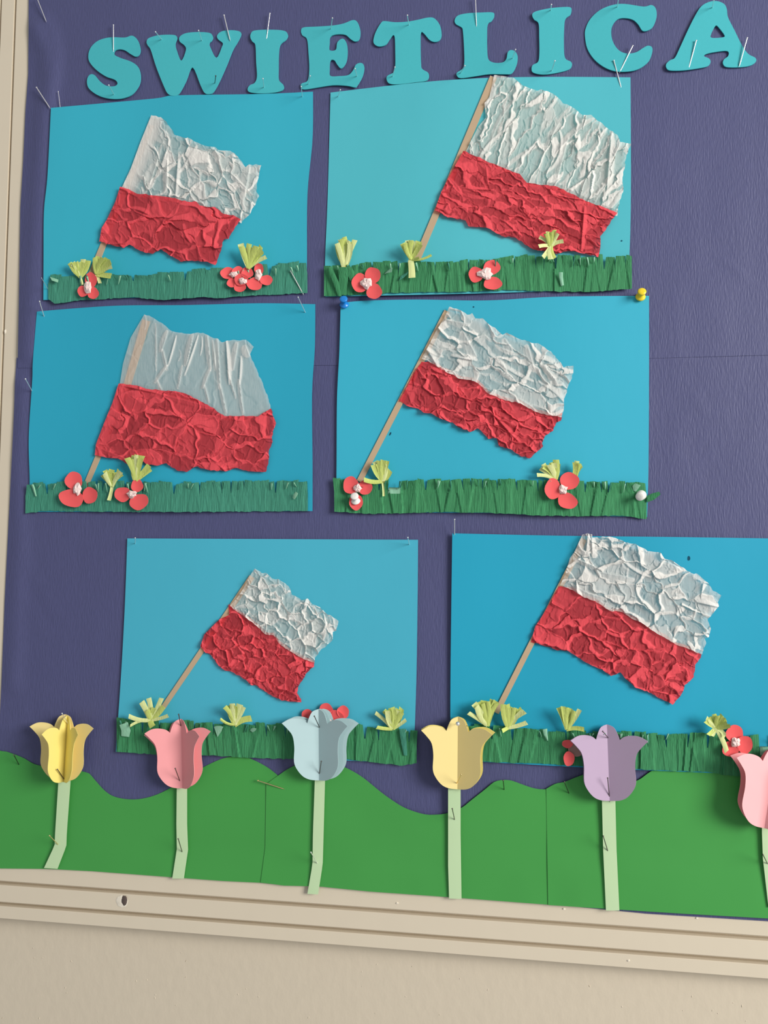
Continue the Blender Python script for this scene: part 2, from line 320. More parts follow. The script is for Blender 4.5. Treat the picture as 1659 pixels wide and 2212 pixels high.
# ---------------------------------------------------------------- crumpled crepe
def crumple(X, Y, folds):
    acc = np.zeros_like(X); lay = np.ones_like(X)
    for (cx, cy, ang, L, w_, A, curv, side) in folds:
        ca, sa = math.cos(ang), math.sin(ang); dx, dy = X - cx, Y - cy
        t = dx * ca + dy * sa; d = (-dx * sa + dy * ca) * side + curv * (t * t) / L
        tap = np.clip(1 - (t / L) ** 2, 0, 1) ** 0.6
        ww = w_ * (0.35 + 0.65 * tap)
        pr = np.where(d >= 0, np.clip(1 - d / ww, 0, 1) ** 1.15, np.clip(1 + d / np.maximum(0.16 * ww, 2.6), 0, 1))
        acc += (A * tap * pr) ** 2
        lay += 1.7 * np.clip(1 - np.abs(d - 0.33 * ww) / (0.40 * ww), 0, 1) ** 0.35 * (tap > 0.12)
    return np.sqrt(acc), np.minimum(lay, 4.5)
def cells(X, Y, size, ang, aniso, amp, tilt, rs, seed):
    """flat glued patches parted by raised pleats: distance to the border of warped, stretched cells"""
    ca, sa = math.cos(math.radians(ang)), math.sin(math.radians(ang))
    wx = X + size * .55 * (vnoise(X / size / 1.1, Y / size / 1.1, seed + 31) - .5) + size * .3 * (vnoise(X / size * 2.4, Y / size * 2.4, seed + 33) - .5)
    wy = Y + size * .55 * (vnoise(X / size / 1.1, Y / size / 1.1, seed + 32) - .5) + size * .3 * (vnoise(X / size * 2.4, Y / size * 2.4, seed + 34) - .5)
    U, Vv = (wx * ca + wy * sa) / aniso, -wx * sa + wy * ca
    m = size * 1.2; n = max(12, int((U.max() - U.min() + 2 * m) * (Vv.max() - Vv.min() + 2 * m) / size ** 2))
    pu, pv = rs.uniform(U.min() - m, U.max() + m, n), rs.uniform(Vv.min() - m, Vv.max() + m, n)
    tu, tv = tilt * rs.randn(n), tilt * rs.randn(n); dz = rs.uniform(0, 1, n)
    u, v = U.ravel(), Vv.ravel(); f1 = np.empty(u.size); f2 = np.empty(u.size); i1 = np.empty(u.size, int); i2 = np.empty(u.size, int)
    for a in range(0, u.size, 20000):
        d = np.hypot(u[a:a + 20000, None] - pu[None], v[a:a + 20000, None] - pv[None]); o = np.argpartition(d, 1, 1)[:, :2]
        k = np.arange(len(o)); q = np.take_along_axis(d, o, 1); sw = q[:, 0] > q[:, 1]; o[sw] = o[sw][:, ::-1]
        i1[a:a + 20000], i2[a:a + 20000] = o[:, 0], o[:, 1]; f1[a:a + 20000], f2[a:a + 20000] = d[k, o[:, 0]], d[k, o[:, 1]]
    e = (f2 - f1) / size; lo, hi = np.minimum(i1, i2), np.maximum(i1, i2)
    hs = np.modf(np.abs(np.sin(lo * 12.9898 + hi * 78.233) * 43758.5453))[0]; hs2 = np.modf(hs * 917.3)[0]
    A = np.where(hs < .12, .25, .45 + .75 * hs) * amp; wd_ = .20 + .42 * hs2
    steep = i1 == np.where(hs2 > .5, lo, hi)
    k = np.where(steep, np.maximum(.30 * wd_, 3.4 / size), 1.15 * wd_)
    pr = np.clip(1 - e / k, 0, 1)
    pr = np.where(steep, pr, pr * pr * (3 - 2 * pr))
    h = .8 * A * pr + np.clip((u - pu[i1]) * tu[i1] + (v - pv[i1]) * tv[i1], -.5, .8) * amp * .7 + .15 * amp * dz[i1]
    lay = 1 + 2.6 * np.where(steep, 0, np.clip((wd_ * .8 - e) / .05, 0, 1)) * np.clip(A / amp / .6, 0, 1) + .6 * (dz[i1] > .8)
    return h.reshape(X.shape), lay.reshape(X.shape)
def random_folds(poly, n, ang, spread, Lr, wr, Ar, rs):
    p = np.asarray(poly); lo, hi = p.min(0), p.max(0); out = []
    for _ in range(n):
        u = rs.rand()
        out.append((rs.uniform(lo[0], hi[0]), rs.uniform(lo[1], hi[1]), math.radians(ang + spread * rs.randn()), rs.uniform(*Lr), rs.uniform(*wr), rs.uniform(*Ar) * MM, rs.uniform(-.35, .35), 1 if rs.rand() < .5 else -1))
    return out
def line_fold(x0, y0, x1, y1, w_, A, side=1, curv=0.0):
    return ((x0 + x1) / 2, (y0 + y1) / 2, math.atan2(y1 - y0, x1 - x0), math.hypot(x1 - x0, y1 - y0) / 2 * 1.06, w_, A * MM, curv, side)
def stripe(name, top, bot, left, right, sets, base, hfun, m, parent, seed, cell=None, manual=(), flat=None):
    under = (name == 'white_stripe') == (seed < 17)            # this cloth's seam edge lies under the other one
    if not under: base += .5 * MM
    rs = np.random.RandomState(seed)
    top, bot, left, right = [np.asarray(a, float) for a in (top, bot, left, right)]
    wd_ = np.hypot(*np.diff(top, axis=0).T).sum(); ht = np.hypot(*np.diff(left, axis=0).T).sum()
    nu, nv = int(wd_ / 1.15), int(max(ht, np.hypot(*np.diff(right, axis=0).T).sum()) / 1.15)
    G = coons(top, bot, left, right, nu, nv); X, Y = G[..., 0], G[..., 1]
    # ragged hem
    folds = list(manual)
    for s_ in sets: folds += random_folds(G.reshape(-1, 2), *s_, rs)
    h, lay = crumple(X, Y, folds)
    if cell:
        for ci, (size, ang, aniso, amp, tilt) in enumerate(cell):
            hc, lc = cells(X, Y, size, ang, aniso, amp * MM, tilt, rs, seed); h = np.maximum(h, hc) + .3 * np.minimum(h, hc); lay = np.maximum(lay, lc) if ci == 0 and amp > 1 else lay
    if flat is not None:                               # a part of the cloth left smooth, doubled round the stick
        k = flat(X, Y); h = h * (1 - .85 * k); lay = lay * (1 - k) + 3.2 * k
    h = h + 0.30 * MM * vnoise(X / 11, Y / 11, seed + 1) + 0.08 * MM * vnoise(X / 5, Y / 5, seed + 2)
    if under:
        sd = np.linspace(0, 1, nv)[:, None] * np.ones((1, nu)); sd = (1 - sd) if name == 'white_stripe' else sd
        h = h * (.12 + .88 * np.clip((sd * nv * 1.15 - 6) / 9, 0, 1))
    jit = (vnoise(X / 7, Y / 7, seed + 3) - .5)
    u = np.linspace(0, 1, nu)[None]; v = np.linspace(0, 1, nv)[:, None]
    e = np.maximum(np.exp(-v * nv / 3), np.exp(-(1 - v) * nv / 3)); X = X + 0 * e; Y = Y + 3.0 * jit * e
    e2 = np.exp(-(1 - u) * nu / 3); X = X + 3.0 * jit * e2
    P3 = at(X, Y, hfun(X, Y) + base + h).reshape(-1, 3)
    o = mesh(name, P3, grid_faces(nu, nv), m, parent, sharp=75)
    at_ = o.data.attributes.new('layers', 'FLOAT', 'POINT'); at_.data.foreach_set('value', lay.reshape(-1).astype(np.float32))
    return o

def cr(pts, ox, oy, k): return [(ox + x / k, oy + y / k) for x, y in pts]

# ---------------------------------------------------------------- poster ingredients
def strip_mesh(name, line, hs, parent, m, thick=0.0003, cup=0.0):
    """line: [(xl,yl,xr,yr)] left and right edge points down a strip; hs: heights"""
    L = np.array(line, float); V3 = []
    n = 3
    P = np.zeros((len(L), n, 3))
    for j in range(n):
        t = j / (n - 1); x = L[:, 0] * (1 - t) + L[:, 2] * t; y = L[:, 1] * (1 - t) + L[:, 3] * t
        P[:, j] = at(x, y, np.asarray(hs) + cup * (1 - abs(2 * t - 1)))
    V, Fc = slab(P, thick)
    return mesh(name, V, Fc, m, parent)
def strand(tip, neck, wt, wn, lift, hf, parent, rs, m, name='paper_strand'):
    (tx, ty), (nx, ny) = tip, neck
    dx, dy = tx - nx, ty - ny; L = math.hypot(dx, dy) or 1; ox, oy = -dy / L, dx / L
    n = 6; rows = []; hs = []
    b = rs.uniform(-.10, .10) * L
    for i in range(n):
        t = i / (n - 1); cx, cy = nx + dx * t + ox * b * math.sin(math.pi * t), ny + dy * t + oy * b * math.sin(math.pi * t); w_ = wn + (wt - wn) * t ** 0.7
        j = rs.uniform(-2, 2) if i == n - 1 else 0
        rows.append((cx - ox * w_ / 2 + dx / L * j, cy - oy * w_ / 2 + dy / L * j, cx + ox * w_ / 2 - dx / L * j, cy + oy * w_ / 2 - dy / L * j))
        hs.append(float(hf(cx, cy)) + (1.2 + lift * t ** 1.4) * MM)
    return strip_mesh(name, rows, hs, parent, m, 0.0002, 0.7 * MM * (1 if rs.rand() < .6 else -1))
def tuft(post, hf, neck, ang, spread, n, L, seed, base=3.0, extra=(), stem=None, wt=13, wn=5, bundle=True):
    """gathered bunch of lime crepe; ang in degrees, 90 = up"""
    rs = np.random.RandomState(seed)
    hb = lambda x, y: hf(x, y) + base * MM
    e = empty('yellow_flower', at(neck[0], neck[1], float(hb(*neck))), post)
    n += 3 if n > 3 else 0
    for k in range(n):
        a = math.radians(ang + spread * ((k + .5) / n - .5) + rs.uniform(-4, 4)); l = L * rs.uniform(.86, 1.08)
        strand((neck[0] + l * math.cos(a), neck[1] - l * math.sin(a)), (neck[0] + rs.uniform(-2, 2), neck[1]), wt * rs.uniform(.75, 1.15), wn, rs.uniform(3, 9), hb, e, rs, M['lime'] if rs.rand() < .72 else M['lime_pale'])
    for (tx, ty, w_) in extra: strand((tx, ty), neck, w_, w_ * .8, rs.uniform(2, 5), hb, e, rs, M['lime_pale'] if rs.rand() < .5 else M['lime'])
    if stem:
        (sx, sy, sw) = stem; strand((sx, sy), neck, sw, sw * .8, .6, hb, e, rs, M['lime_pale'], 'flower_stem')
    return e
def disc(name, cx, cy, rx, ry, hf, base, parent, m, seed, ang=0, lift=1.0):
    rs = np.random.RandomState(seed); n = 22; ca, sa = math.cos(ang), math.sin(ang); ph = rs.uniform(0, 6)
    X, Y, Hh = [cx], [cy], [0.0]
    for ring in (.5, 1.0):
        for i in range(n):
            t = 2 * math.pi * i / n; k = ring * (1 + .035 * math.sin(3 * t + ph) + .025 * math.sin(5 * t + 2 * ph))
            a, b = rx * k * math.cos(t), ry * k * math.sin(t)
            X.append(cx + a * ca - b * sa); Y.append(cy + a * sa + b * ca); Hh.append(lift * MM * ring ** 2 * (0.7 + .5 * math.sin(t + ph)))
    X, Y = np.array(X), np.array(Y); A = at(X, Y, hf(X, Y) + base * MM + np.array(Hh)); N = len(A)
    V = np.vstack([A, A + np.array([0, .0003, 0])]); f = []
    for i in range(n):
        j = (i + 1) % n; f += [[0, 1 + j, 1 + i], [1 + i, 1 + j, 1 + n + j, 1 + n + i]]
        f += [[N, N + 1 + i, N + 1 + j], [N + 1 + i, N + 1 + n + i, N + 1 + n + j, N + 1 + j], [1 + n + i, 1 + n + j, N + 1 + n + j, N + 1 + n + i]]
    return recalc(mesh(name, V, f, m, parent))
def crumpled_centre(cx, cy, rx, ry, hf, base, parent, seed, name='flower_centre'):
    rs = np.random.RandomState(seed); n = 13; X, Y, Hh = [cx], [cy], [2.6 * MM]
    for ring, hh in ((.55, 2.6), (1.0, 0.4)):
        for i in range(n):
            t = 2 * math.pi * i / n; k = ring * rs.uniform(.72, 1.2); X.append(cx + rx * k * math.cos(t)); Y.append(cy + ry * k * math.sin(t)); Hh.append((hh + rs.uniform(-.5, 1.0)) * MM)
    X, Y = np.array(X), np.array(Y); A = at(X, Y, hf(X, Y) + base * MM + np.array(Hh)); f = []
    for i in range(n):
        j = (i + 1) % n; f += [[0, 1 + j, 1 + i], [1 + i, 1 + j, 1 + n + j], [1 + i, 1 + n + j, 1 + n + i]]
    return recalc(mesh(name, A, f, M['tissue'], parent, smooth=False))
def poppy(post, hf, petals, centre, seed, base=4.2, mats=None):
    e = empty('poppy', at(petals[0][0], petals[0][1], float(hf(petals[0][0], petals[0][1]))), post)
    for k, p in enumerate(petals):
        disc('petal', p[0], p[1], p[2], p[3], hf, base + .45 * k, e, (mats or {}).get(k, M['petal']), seed + k, math.radians(p[4]) if len(p) > 4 else 0, 1.6)
    if centre: crumpled_centre(*centre, hf, base + 1.6, e, seed + 9)
    return e
def grass(post, hf, top, bot, n, seed, relief, m, cut=(.42, .62), ragged=6, gap=.35, curls=(), pale=.03):
    pale = .02
    rs = np.random.RandomState(seed)
    top, bot = np.asarray(top, float), np.asarray(bot, float)
    xa, xb = top[0, 0], top[-1, 0]
    pl = []
    x = xa
    while x < xb:
        w_ = rs.uniform(9, 36); pl.append((x, w_, rs.uniform(.2, 1.1) * relief, rs.uniform(-.28, .28), 1 if rs.rand() < .6 else -1)); x += w_ * rs.uniform(.55, 1.0)
    ty = lambda x: np.interp(x, top[:, 0], top[:, 1]); by = lambda x: np.interp(x, bot[:, 0], bot[:, 1])
    def ph(x, y):
        a = np.zeros_like(np.asarray(x, float)); yy = y - by(x)
        for (c_, w_, A, sl, sd) in pl:
            d = (x - c_ - sl * yy) * sd; a = a + (A * np.where(d >= 0, np.clip(1 - d / w_, 0, 1), np.clip(1 + d / 1.6, 0, 1))) ** 2
        return hf(x, y) + (1.0 + np.sqrt(a) + .25 * vnoise(x / 5, y / 22, seed)) * MM
    nx, ny = int((xb - xa) / 1.6), 14
    X = np.linspace(xa, xb, nx)[None] * np.ones((ny, 1)); vv = np.linspace(0, 1, ny)[:, None]
    B = by(X[0]) + 2.2 * (vnoise(X[0] / 6, X[0] * 0, seed + 5) - .5); T = ty(X[0])
    cutl = .5 * (cut[0] + cut[1])
    Y = B[None] + (T - B)[None] * (cutl + .04) * vv
    st = mesh('grass_strip', at(X, Y, ph(X, Y)).reshape(-1, 3), [q[::-1] for q in grid_faces(nx, ny)], m, post)
    # the fringe: every cut tongue
    edges = np.linspace(xa, xb, n + 1) + np.r_[0, rs.uniform(-.28, .28, n - 1), 0] * (xb - xa) / n
    for k in range(n):
        a, b = edges[k], edges[k + 1]; lean = rs.uniform(-4.5, 4.5); g = gap * rs.uniform(-.6, 1.0) * (b - a) * .5; rg = rs.uniform(-ragged, ragged * .55); tilt = rs.uniform(-3, 3); lf = rs.uniform(.2, 2.6)
        m_, n_ = max(4, int((b - a) / 2.6)), 9
        s = np.linspace(0, 1, m_)[None]; t = np.linspace(0, 1, n_)[:, None]
        xl = a + (lean + g) * t; xr = b + (lean - g) * t; X = xl + (xr - xl) * s + np.clip(s, 0, 1) * 0
        yb0 = by(X) + (ty(X) - by(X)) * (cutl - .06); yt = ty(X) + rg + tilt * (s - .5) + 1.6 * (vnoise(X / 3, X * 0 + k, seed + 7) - .5)
        Y = yb0 + (yt - yb0) * t
        hh = ph(X, Y) + (.03 + lf * t ** 2 + .5 * np.sin(s * math.pi) * t) * MM
        mm_ = M['grass_pale'] if rs.rand() < pale else m
        if mm_ is M['grass_pale']:                          # tongue bent over forwards
            bend = np.clip((t - .45) / .55, 0, 1); Y = Y + (bend * (yb0 - yt) * .55); hh = hh + 2.2 * MM * np.sin(bend * math.pi * .75)
        mesh('grass_blade', at(X, Y, hh).reshape(-1, 3), [q[::-1] for q in grid_faces(m_, n_)], mm_, st)
    slv = []
    for k in range(n // 2):                                  # slivers of the paler back showing at cut edges
        x = rs.uniform(xa + 6, xb - 6); y = float(ty(x)) + rs.uniform(0, 4); l = rs.uniform(8, 20); d = rs.uniform(-6, 6); w_ = rs.uniform(2.5, 6)
        slv.append(([(x + d, y + l, x + d + .8, y + l), (x + d * .5 - w_ * .2, y + l * .5, x + d * .5 + w_ * .4, y + l * .5), (x - w_ * .5, y, x + w_ * .5, y + rs.uniform(-2, 2))], 'grass_pale' if rs.rand() < .6 else 'grass_teal'))
    for (pts, mm_) in list(curls) + slv:
        P = np.array(pts, float); hh = [float(ph(np.array((p[0] + p[2]) / 2), np.array((p[1] + p[3]) / 2))) + (1.5 + 1.5 * i) * MM for i, p in enumerate(P)]
        strip_mesh('grass_blade', P, hh, st, M[mm_], .0002, .8 * MM)
    return st
def pole(post, hf, a, b, w0, w1, base=0.35):
    (ax, ay), (bx, by) = a, b; dx, dy = bx - ax, by - ay; L = math.hypot(dx, dy); ox, oy = -dy / L, dx / L; rows, hs = [], []
    for i in range(9):
        t = i / 8; x, y, w_ = ax + dx * t, ay + dy * t, (w0 + (w1 - w0) * t) / 2
        rows.append((x + ox * w_, y + oy * w_, x - ox * w_, y - oy * w_)); hs.append(float(hf(x, y)) + (base + .9) * MM)
    return recalc(strip_mesh('flag_pole', rows, hs, post, M['pole'], .0010))
def poster(i, top, right, bot, left, hf, label):
    c = at((bot[0][0] + bot[-1][0]) / 2, (bot[0][1] + bot[-1][1]) / 2, 0)
    post = empty('flag_poster', c); tag(post, label, 'poster', 'flag posters pinned to the board')
    P = coons(spline(top, 6, False), bot, spline(left, 6, False), spline(right, 6, False), 70, 54); X, Y = P[..., 0], P[..., 1]
    V, Fc = slab(at(X, Y, hf(X, Y)), .0003)
    mesh('paper_sheet', V, Fc, M['sheet%d' % i], post)
    return post
def sheet_h(cx, cy, base, a, lam, phase, b=0.5):
    return lambda x, y: base * MM + a * MM * (1 + np.sin((np.asarray(x, float) - cx) / lam + phase + (np.asarray(y, float) - cy) / 420)) + b * MM * ((np.asarray(y, float) - cy) / 220) ** 2

# ---------------------------------------------------------------- poster under S, W, I
h1 = sheet_h(385, 420, 2.0, 1.5, 62, .6)
p1 = poster(0, [(110, 233), (331, 213), (378, 206), (560, 203), (676, 198)], [(676, 198), (675, 300), (664, 420), (663, 560), (662, 633)], [(93.7, 648), (380, 641), (662, 633)], [(110, 233), (102.5, 380), (95, 456), (94, 560), (93.7, 648)], h1,
    'blue poster with white and red crepe flag, pinned below letters S, W and I')
k1 = lambda l: cr(l, 200, 230, 4.1475)
pole(p1, h1, (328, 270), (195, 597), 9, 13)
seam = k1([(245, 720), (300, 730), (400, 780), (560, 795), (740, 825), (840, 850), (930, 855), (960, 890), (1100, 905), (1170, 960), (1260, 975), (1325, 1010)])
seam_lo = [(x + 1, y + 8) for x, y in seam]
stripe('white_stripe', k1([(525, 80), (610, 95), (660, 140), (720, 215), (735, 255), (800, 275), (835, 290), (850, 275), (905, 310), (1000, 345), (1100, 365), (1130, 390), (1230, 400), (1290, 435), (1335, 490), (1370, 545), (1400, 520), (1510, 525)]), seam_lo,
    k1([(525, 80), (430, 300), (340, 530), (245, 720)]), k1([(1510, 525), (1470, 680), (1470, 760), (1490, 785), (1440, 880), (1400, 940), (1325, 1010)]),
    [(6, 100, 22, (14, 40), (8, 15), (1, 2.2))], 1.5 * MM, h1, M['white'], p1, 11, cell=[(30, 70, 1.5, 2.4, .012), (15, 30, 1.3, 1.2, .02)],
    flat=lambda x, y: np.clip((33 - ((x - 326) * .93 + (y - 250) * .37)) / 14, 0, 1),
    manual=[line_fold(540, 355, 528, 425, 22, 3, 1), line_fold(362, 330, 360, 420, 14, 3), line_fold(385, 330, 378, 430, 12, 3, -1), line_fold(500, 375, 545, 420, 14, 2.6), line_fold(350, 315, 318, 415, 9, 2)])
stripe('red_stripe', seam, k1([(60, 1210), (180, 1245), (280, 1265), (330, 1240), (450, 1305), (540, 1320), (610, 1280), (700, 1340), (790, 1390), (900, 1380), (1010, 1390), (1100, 1425)]),
    k1([(245, 720), (205, 850), (130, 1010), (80, 1090), (60, 1210)]), k1([(1325, 1010), (1270, 1100), (1220, 1185), (1170, 1190), (1165, 1240), (1100, 1425)]),
    [(10, 60, 45, (14, 34), (8, 16), (1, 2.2))], 2.1 * MM, h1, M['red'], p1, 12, cell=[(34, 20, 1.5, 2.2, .014), (18, 60, 1.5, .9, .02)])
grass(p1, h1, [(104, 596), (330, 590), (400, 588), (480, 585), (600, 575), (664, 569)], [(104, 645), (118, 656), (170, 649), (240, 645), (290, 642), (340, 648), (400, 645), (440, 642), (470, 645), (510, 640), (664, 633)], 27, 21, .5, M['grass_teal'], (.55, .75), 7, .22,
    curls=[([(110, 601, 124, 608), (108, 598, 126, 604), (112, 606, 125, 610)], 'grass_pale')], pale=.06)
tuft(p1, h1, (174, 599), 97, 62, 6, 37, 31, extra=[(150, 568, 10)], stem=(178, 615, 5))
tuft(p1, h1, (208, 592), 58, 70, 7, 40, 32, extra=[(240, 596, 12)], stem=(216, 612, 7))
tuft(p1, h1, (536, 580), 82, 62, 7, 52, 33, base=6.5, extra=[(575, 555, 9), (566, 545, 10)])
poppy(p1, h1, [(196, 605, 13, 17), (179, 629, 12, 12), (201, 633, 12, 13)], (190, 621, 9, 12), 41)
poppy(p1, h1, [(492, 590, 16, 13), (501, 611, 11, 10), (514, 588, 13, 13)], (505, 592, 10, 7), 44, 3.6)
poppy(p1, h1, [(518, 619, 13, 12), (534, 589, 13, 12), (521, 604, 15, 13)], (524, 607, 9, 7), 47, 5.2)
poppy(p1, h1, [(559, 582, 10, 14), (575, 605, 14, 11), (550, 613, 17, 14)], (558, 593, 8, 12), 50, 4.2)

# ---------------------------------------------------------------- poster under E, T, L, I, C
h2 = sheet_h(1030, 400, 2.2, 1.4, 85, 2.2)
p2 = poster(1, [(714, 200), (780, 192), (850, 184), (940, 175), (1060, 168), (1200, 166), (1362, 167)], [(1362, 167), (1363, 400), (1360, 545), (1353, 624)], [(703, 641), (1030, 634), (1353, 624)], [(714, 200), (708, 420), (702, 570), (703, 641)], h2,
    'teal blue poster with the tallest crepe flag, below letters E to C')
k2 = lambda l: cr(l, 900, 150, 3.318)
pole(p2, h2, (1066, 166), (900, 562), 15, 14)
seam = k2([(335, 585), (440, 625), (520, 670), (600, 695), (740, 750), (790, 815), (1000, 835), (1090, 880), (1200, 935), (1330, 985), (1435, 1025)]); seam_lo = [(x + 1, y + 9) for x, y in seam]
stripe('white_stripe', k2([(555, 40), (610, 45), (690, 60), (760, 110), (800, 130), (855, 150), (890, 145), (985, 175), (1050, 240), (1080, 250), (1130, 280), (1190, 330), (1255, 325), (1290, 360), (1390, 435), (1440, 470), (1460, 520), (1535, 530)]), seam_lo,
    k2([(555, 40), (520, 190), (485, 230), (495, 330), (440, 390), (335, 585)]), k2([(1535, 530), (1510, 600), (1490, 690), (1475, 760), (1480, 850), (1455, 920), (1440, 1020)]),
    [(16, 118, 9, (40, 95), (9, 17), (1.2, 2.6))], 1.5 * MM, h2, M['white'], p2, 13, cell=[(19, 117, 4.2, 2.3, .02), (13, 110, 2.0, .9, .02)],
    manual=[line_fold(1283, 252, 1195, 330, 15, 3.2, 1, .1), line_fold(1230, 290, 1200, 400, 16, 3), line_fold(1320, 290, 1310, 420, 18, 3.4, -1), line_fold(1345, 300, 1320, 350, 22, 4)])
stripe('red_stripe', seam, k2([(130, 1010), (230, 1060), (350, 1080), (370, 1120), (520, 1140), (610, 1195), (710, 1205), (830, 1290), (900, 1300), (1000, 1320), (1100, 1300), (1170, 1310), (1300, 1345)]),
    k2([(335, 585), (275, 690), (175, 880), (130, 1010)]), k2([(1435, 1025), (1380, 1110), (1320, 1195), (1320, 1270), (1300, 1345)]),
    [(10, 22, 13, (24, 70), (8, 16), (1, 2.2))], 2.2 * MM, h2, M['red'], p2, 14, cell=[(20, 20, 3.0, 2.0, .02), (13, 60, 1.5, .9, .02)],
    manual=[line_fold(1262, 445, 1255, 540, 14, 3, -1), line_fold(1050, 360, 1055, 400, 10, 2.5)])
grass(p2, h2, [(700, 572), (800, 568), (950, 566), (1060, 562), (1130, 553), (1250, 553), (1365, 556)], [(700, 640), (860, 632), (1000, 630), (1100, 626), (1200, 630), (1290, 630), (1365, 623)], 36, 22, 1.5, M['grass'], (.5, .7), 6, .22,
    curls=[([(830, 592, 838, 583), (835, 590, 844, 580), (846, 588, 848, 578)], 'grass_pale'), ([(862, 606, 866, 596), (872, 600, 876, 590), (880, 592, 884, 584)], 'grass_teal'),
           ([(730, 640, 738, 640), (720, 612, 732, 610), (707, 578, 716, 575)], 'grass'), ([(733, 636, 747, 638), (732, 605, 752, 604), (731, 577, 750, 577)], 'grass'), ([(757, 608, 766, 602), (750, 592, 768, 590), (748, 577, 758, 576)], 'grass'), ([(1212, 618, 1218, 616), (1208, 600, 1216, 598), (1207, 588, 1216, 588)], 'grass_pale')], pale=.07)
tuft(p2, h2, (744, 578), 88, 34, 6, 62, 34, extra=[(726, 533, 5)], wt=11, wn=9)
tuft(p2, h2, (887, 562), 88, 66, 7, 43, 35, base=5, extra=[(905, 557, 6), (932, 551, 5)], stem=(890, 600, 15))
tuft(p2, h2, (1190, 532), 92, 40, 4, 34, 36, base=7, extra=[(1165, 512, 8), (1164, 532, 8), (1173, 556, 9), (1190, 560, 12), (1198, 558, 10), (1217, 521, 9), (1178, 505, 9), (1205, 504, 8)], wt=9, wn=7)
poppy(p2, h2, [(777, 611, 17, 21), (805, 595, 17, 18), (808, 629, 17, 17)], (792, 612, 14, 13), 53)
poppy(p2, h2, [(1062, 578, 19, 16, -20), (1064.6, 612, 20, 14), (1028, 593, 16, 17)], (1049, 592, 17, 13), 56)

# ---------------------------------------------------------------- middle left poster
h3 = sheet_h(370, 880, 2.0, 1.6, 70, 1.4)
p3 = poster(2, [(79.7, 673), (150, 667), (260, 660), (400, 659), (560, 655), (681, 657)], [(681, 657), (680, 750), (674, 850), (675, 1000), (675, 1104)], [(60, 1106), (370, 1105), (675, 1104)], [(79.7, 673), (71, 779), (69.6, 822), (62, 945), (64, 1042), (60, 1106)], h3,
    'blue poster whose white flag half hangs in long straight pleats, left of the middle row')
k3 = lambda l: cr(l, 190, 660, 3.77)
pole(p3, h3, (316, 692), (266, 860), 17, 15); pole(p3, h3, (264, 862), (184, 1052), 13, 11, .1)
seam = k3([(250, 635), (400, 650), (470, 675), (600, 690), (770, 705), (900, 770), (1010, 830), (1110, 900), (1230, 900), (1380, 900), (1440, 870), (1490, 835)]); seam_lo = [(x + 1, y + 9) for x, y in seam[:-1]] + [(seam[-1][0] + 3, seam[-1][1] + 14)]
stripe('white_stripe', k3([(460, 70), (540, 100), (680, 205), (740, 225), (830, 230), (935, 220), (1000, 255), (1060, 270), (1090, 300), (1130, 290), (1200, 280), (1290, 280), (1345, 330)]), seam_lo,
    k3([(460, 70), (355, 250), (300, 450), (275, 635)]), k3([(1345, 330), (1320, 390), (1400, 560), (1460, 700), (1500, 840)]),
    [(5, 105, 16, (12, 30), (3, 5), (.4, .8))], 1.5 * MM, h3, M['white'], p3, 15, cell=[(40, 100, 2.5, .6, .006)],
    manual=[line_fold(337, 700, 338, 800, 5, 1.2), line_fold(363, 715, 348, 760, 13, 2.2), line_fold(352, 755, 362, 800, 9, 2), line_fold(362, 790, 336, 828, 9, 2), line_fold(380, 725, 362, 790, 6, 1.6, -1), line_fold(340, 820, 352, 850, 7, 1.6),
            line_fold(418, 722, 402, 790, 14, 2.8), line_fold(427, 725, 398, 810, 6, 1.8, -1), line_fold(395, 790, 385, 840, 7, 1.8), line_fold(448, 722, 456, 800, 12, 2.6), line_fold(456, 795, 438, 840, 10, 2.2), line_fold(442, 830, 452, 870, 7, 1.8),
            line_fold(470, 730, 476, 840, 12, 3.0), line_fold(476, 830, 490, 895, 10, 2.4), line_fold(488, 738, 494, 830, 12, 2.6, -1), line_fold(492, 800, 510, 860, 7, 2), line_fold(514, 740, 504, 800, 15, 2.8), line_fold(520, 770, 516, 830, 8, 1.8, -1), line_fold(517, 820, 526, 895, 10, 2.4), line_fold(530, 745, 540, 770, 20, 2.4), line_fold(460, 735, 466, 800, 7, 2)])
stripe('red_stripe', seam, k3([(55, 1220), (180, 1240), (260, 1250), (330, 1300), (420, 1250), (480, 1290), (560, 1305), (640, 1285), (720, 1340), (800, 1355), (870, 1310), (990, 1340), (1120, 1350), (1210, 1320), (1300, 1350), (1450, 1355)]),
    k3([(250, 635), (200, 790), (130, 960), (65, 1130), (55, 1220)]), k3([(1490, 835), (1530, 960), (1500, 1050), (1505, 1110), (1480, 1160), (1465, 1290), (1450, 1355)]),
    [(8, 60, 45, (14, 34), (8, 16), (1, 2.2))], 2.1 * MM, h3, M['red'], p3, 16, cell=[(32, 20, 1.3, 2.2, .014), (18, 100, 1.4, 1.2, .02)],
    flat=lambda x, y: .55 * np.clip((26 - ((x - 257) * .93 + (y - 828) * .36)) / 10, 0, 1), manual=[line_fold(258, 832, 340, 850, 12, 2.6, -1), line_fold(208, 965, 270, 990, 10, 2.2), line_fold(340, 850, 460, 880, 12, 2.5)])
grass(p3, h3, [(55, 1045), (200, 1042), (400, 1043), (500, 1040), (665, 1040)], [(55, 1110), (90, 1104), (300, 1106), (440, 1106), (640, 1104), (665, 1104)], 36, 23, .45, M['grass_teal'], (.5, .66), 4, .2,
    curls=[([(632, 1075, 636, 1079), (634, 1068, 640, 1074), (639, 1062, 644, 1066)], 'grass_pale'), ([(76, 1072, 79, 1072), (70, 1055, 75, 1053), (67, 1047, 72, 1046)], 'grass_pale')], pale=.12)
tuft(p3, h3, (242, 1051), 88, 84, 8, 36, 37, extra=[], stem=(235, 1081, 8), wt=12)
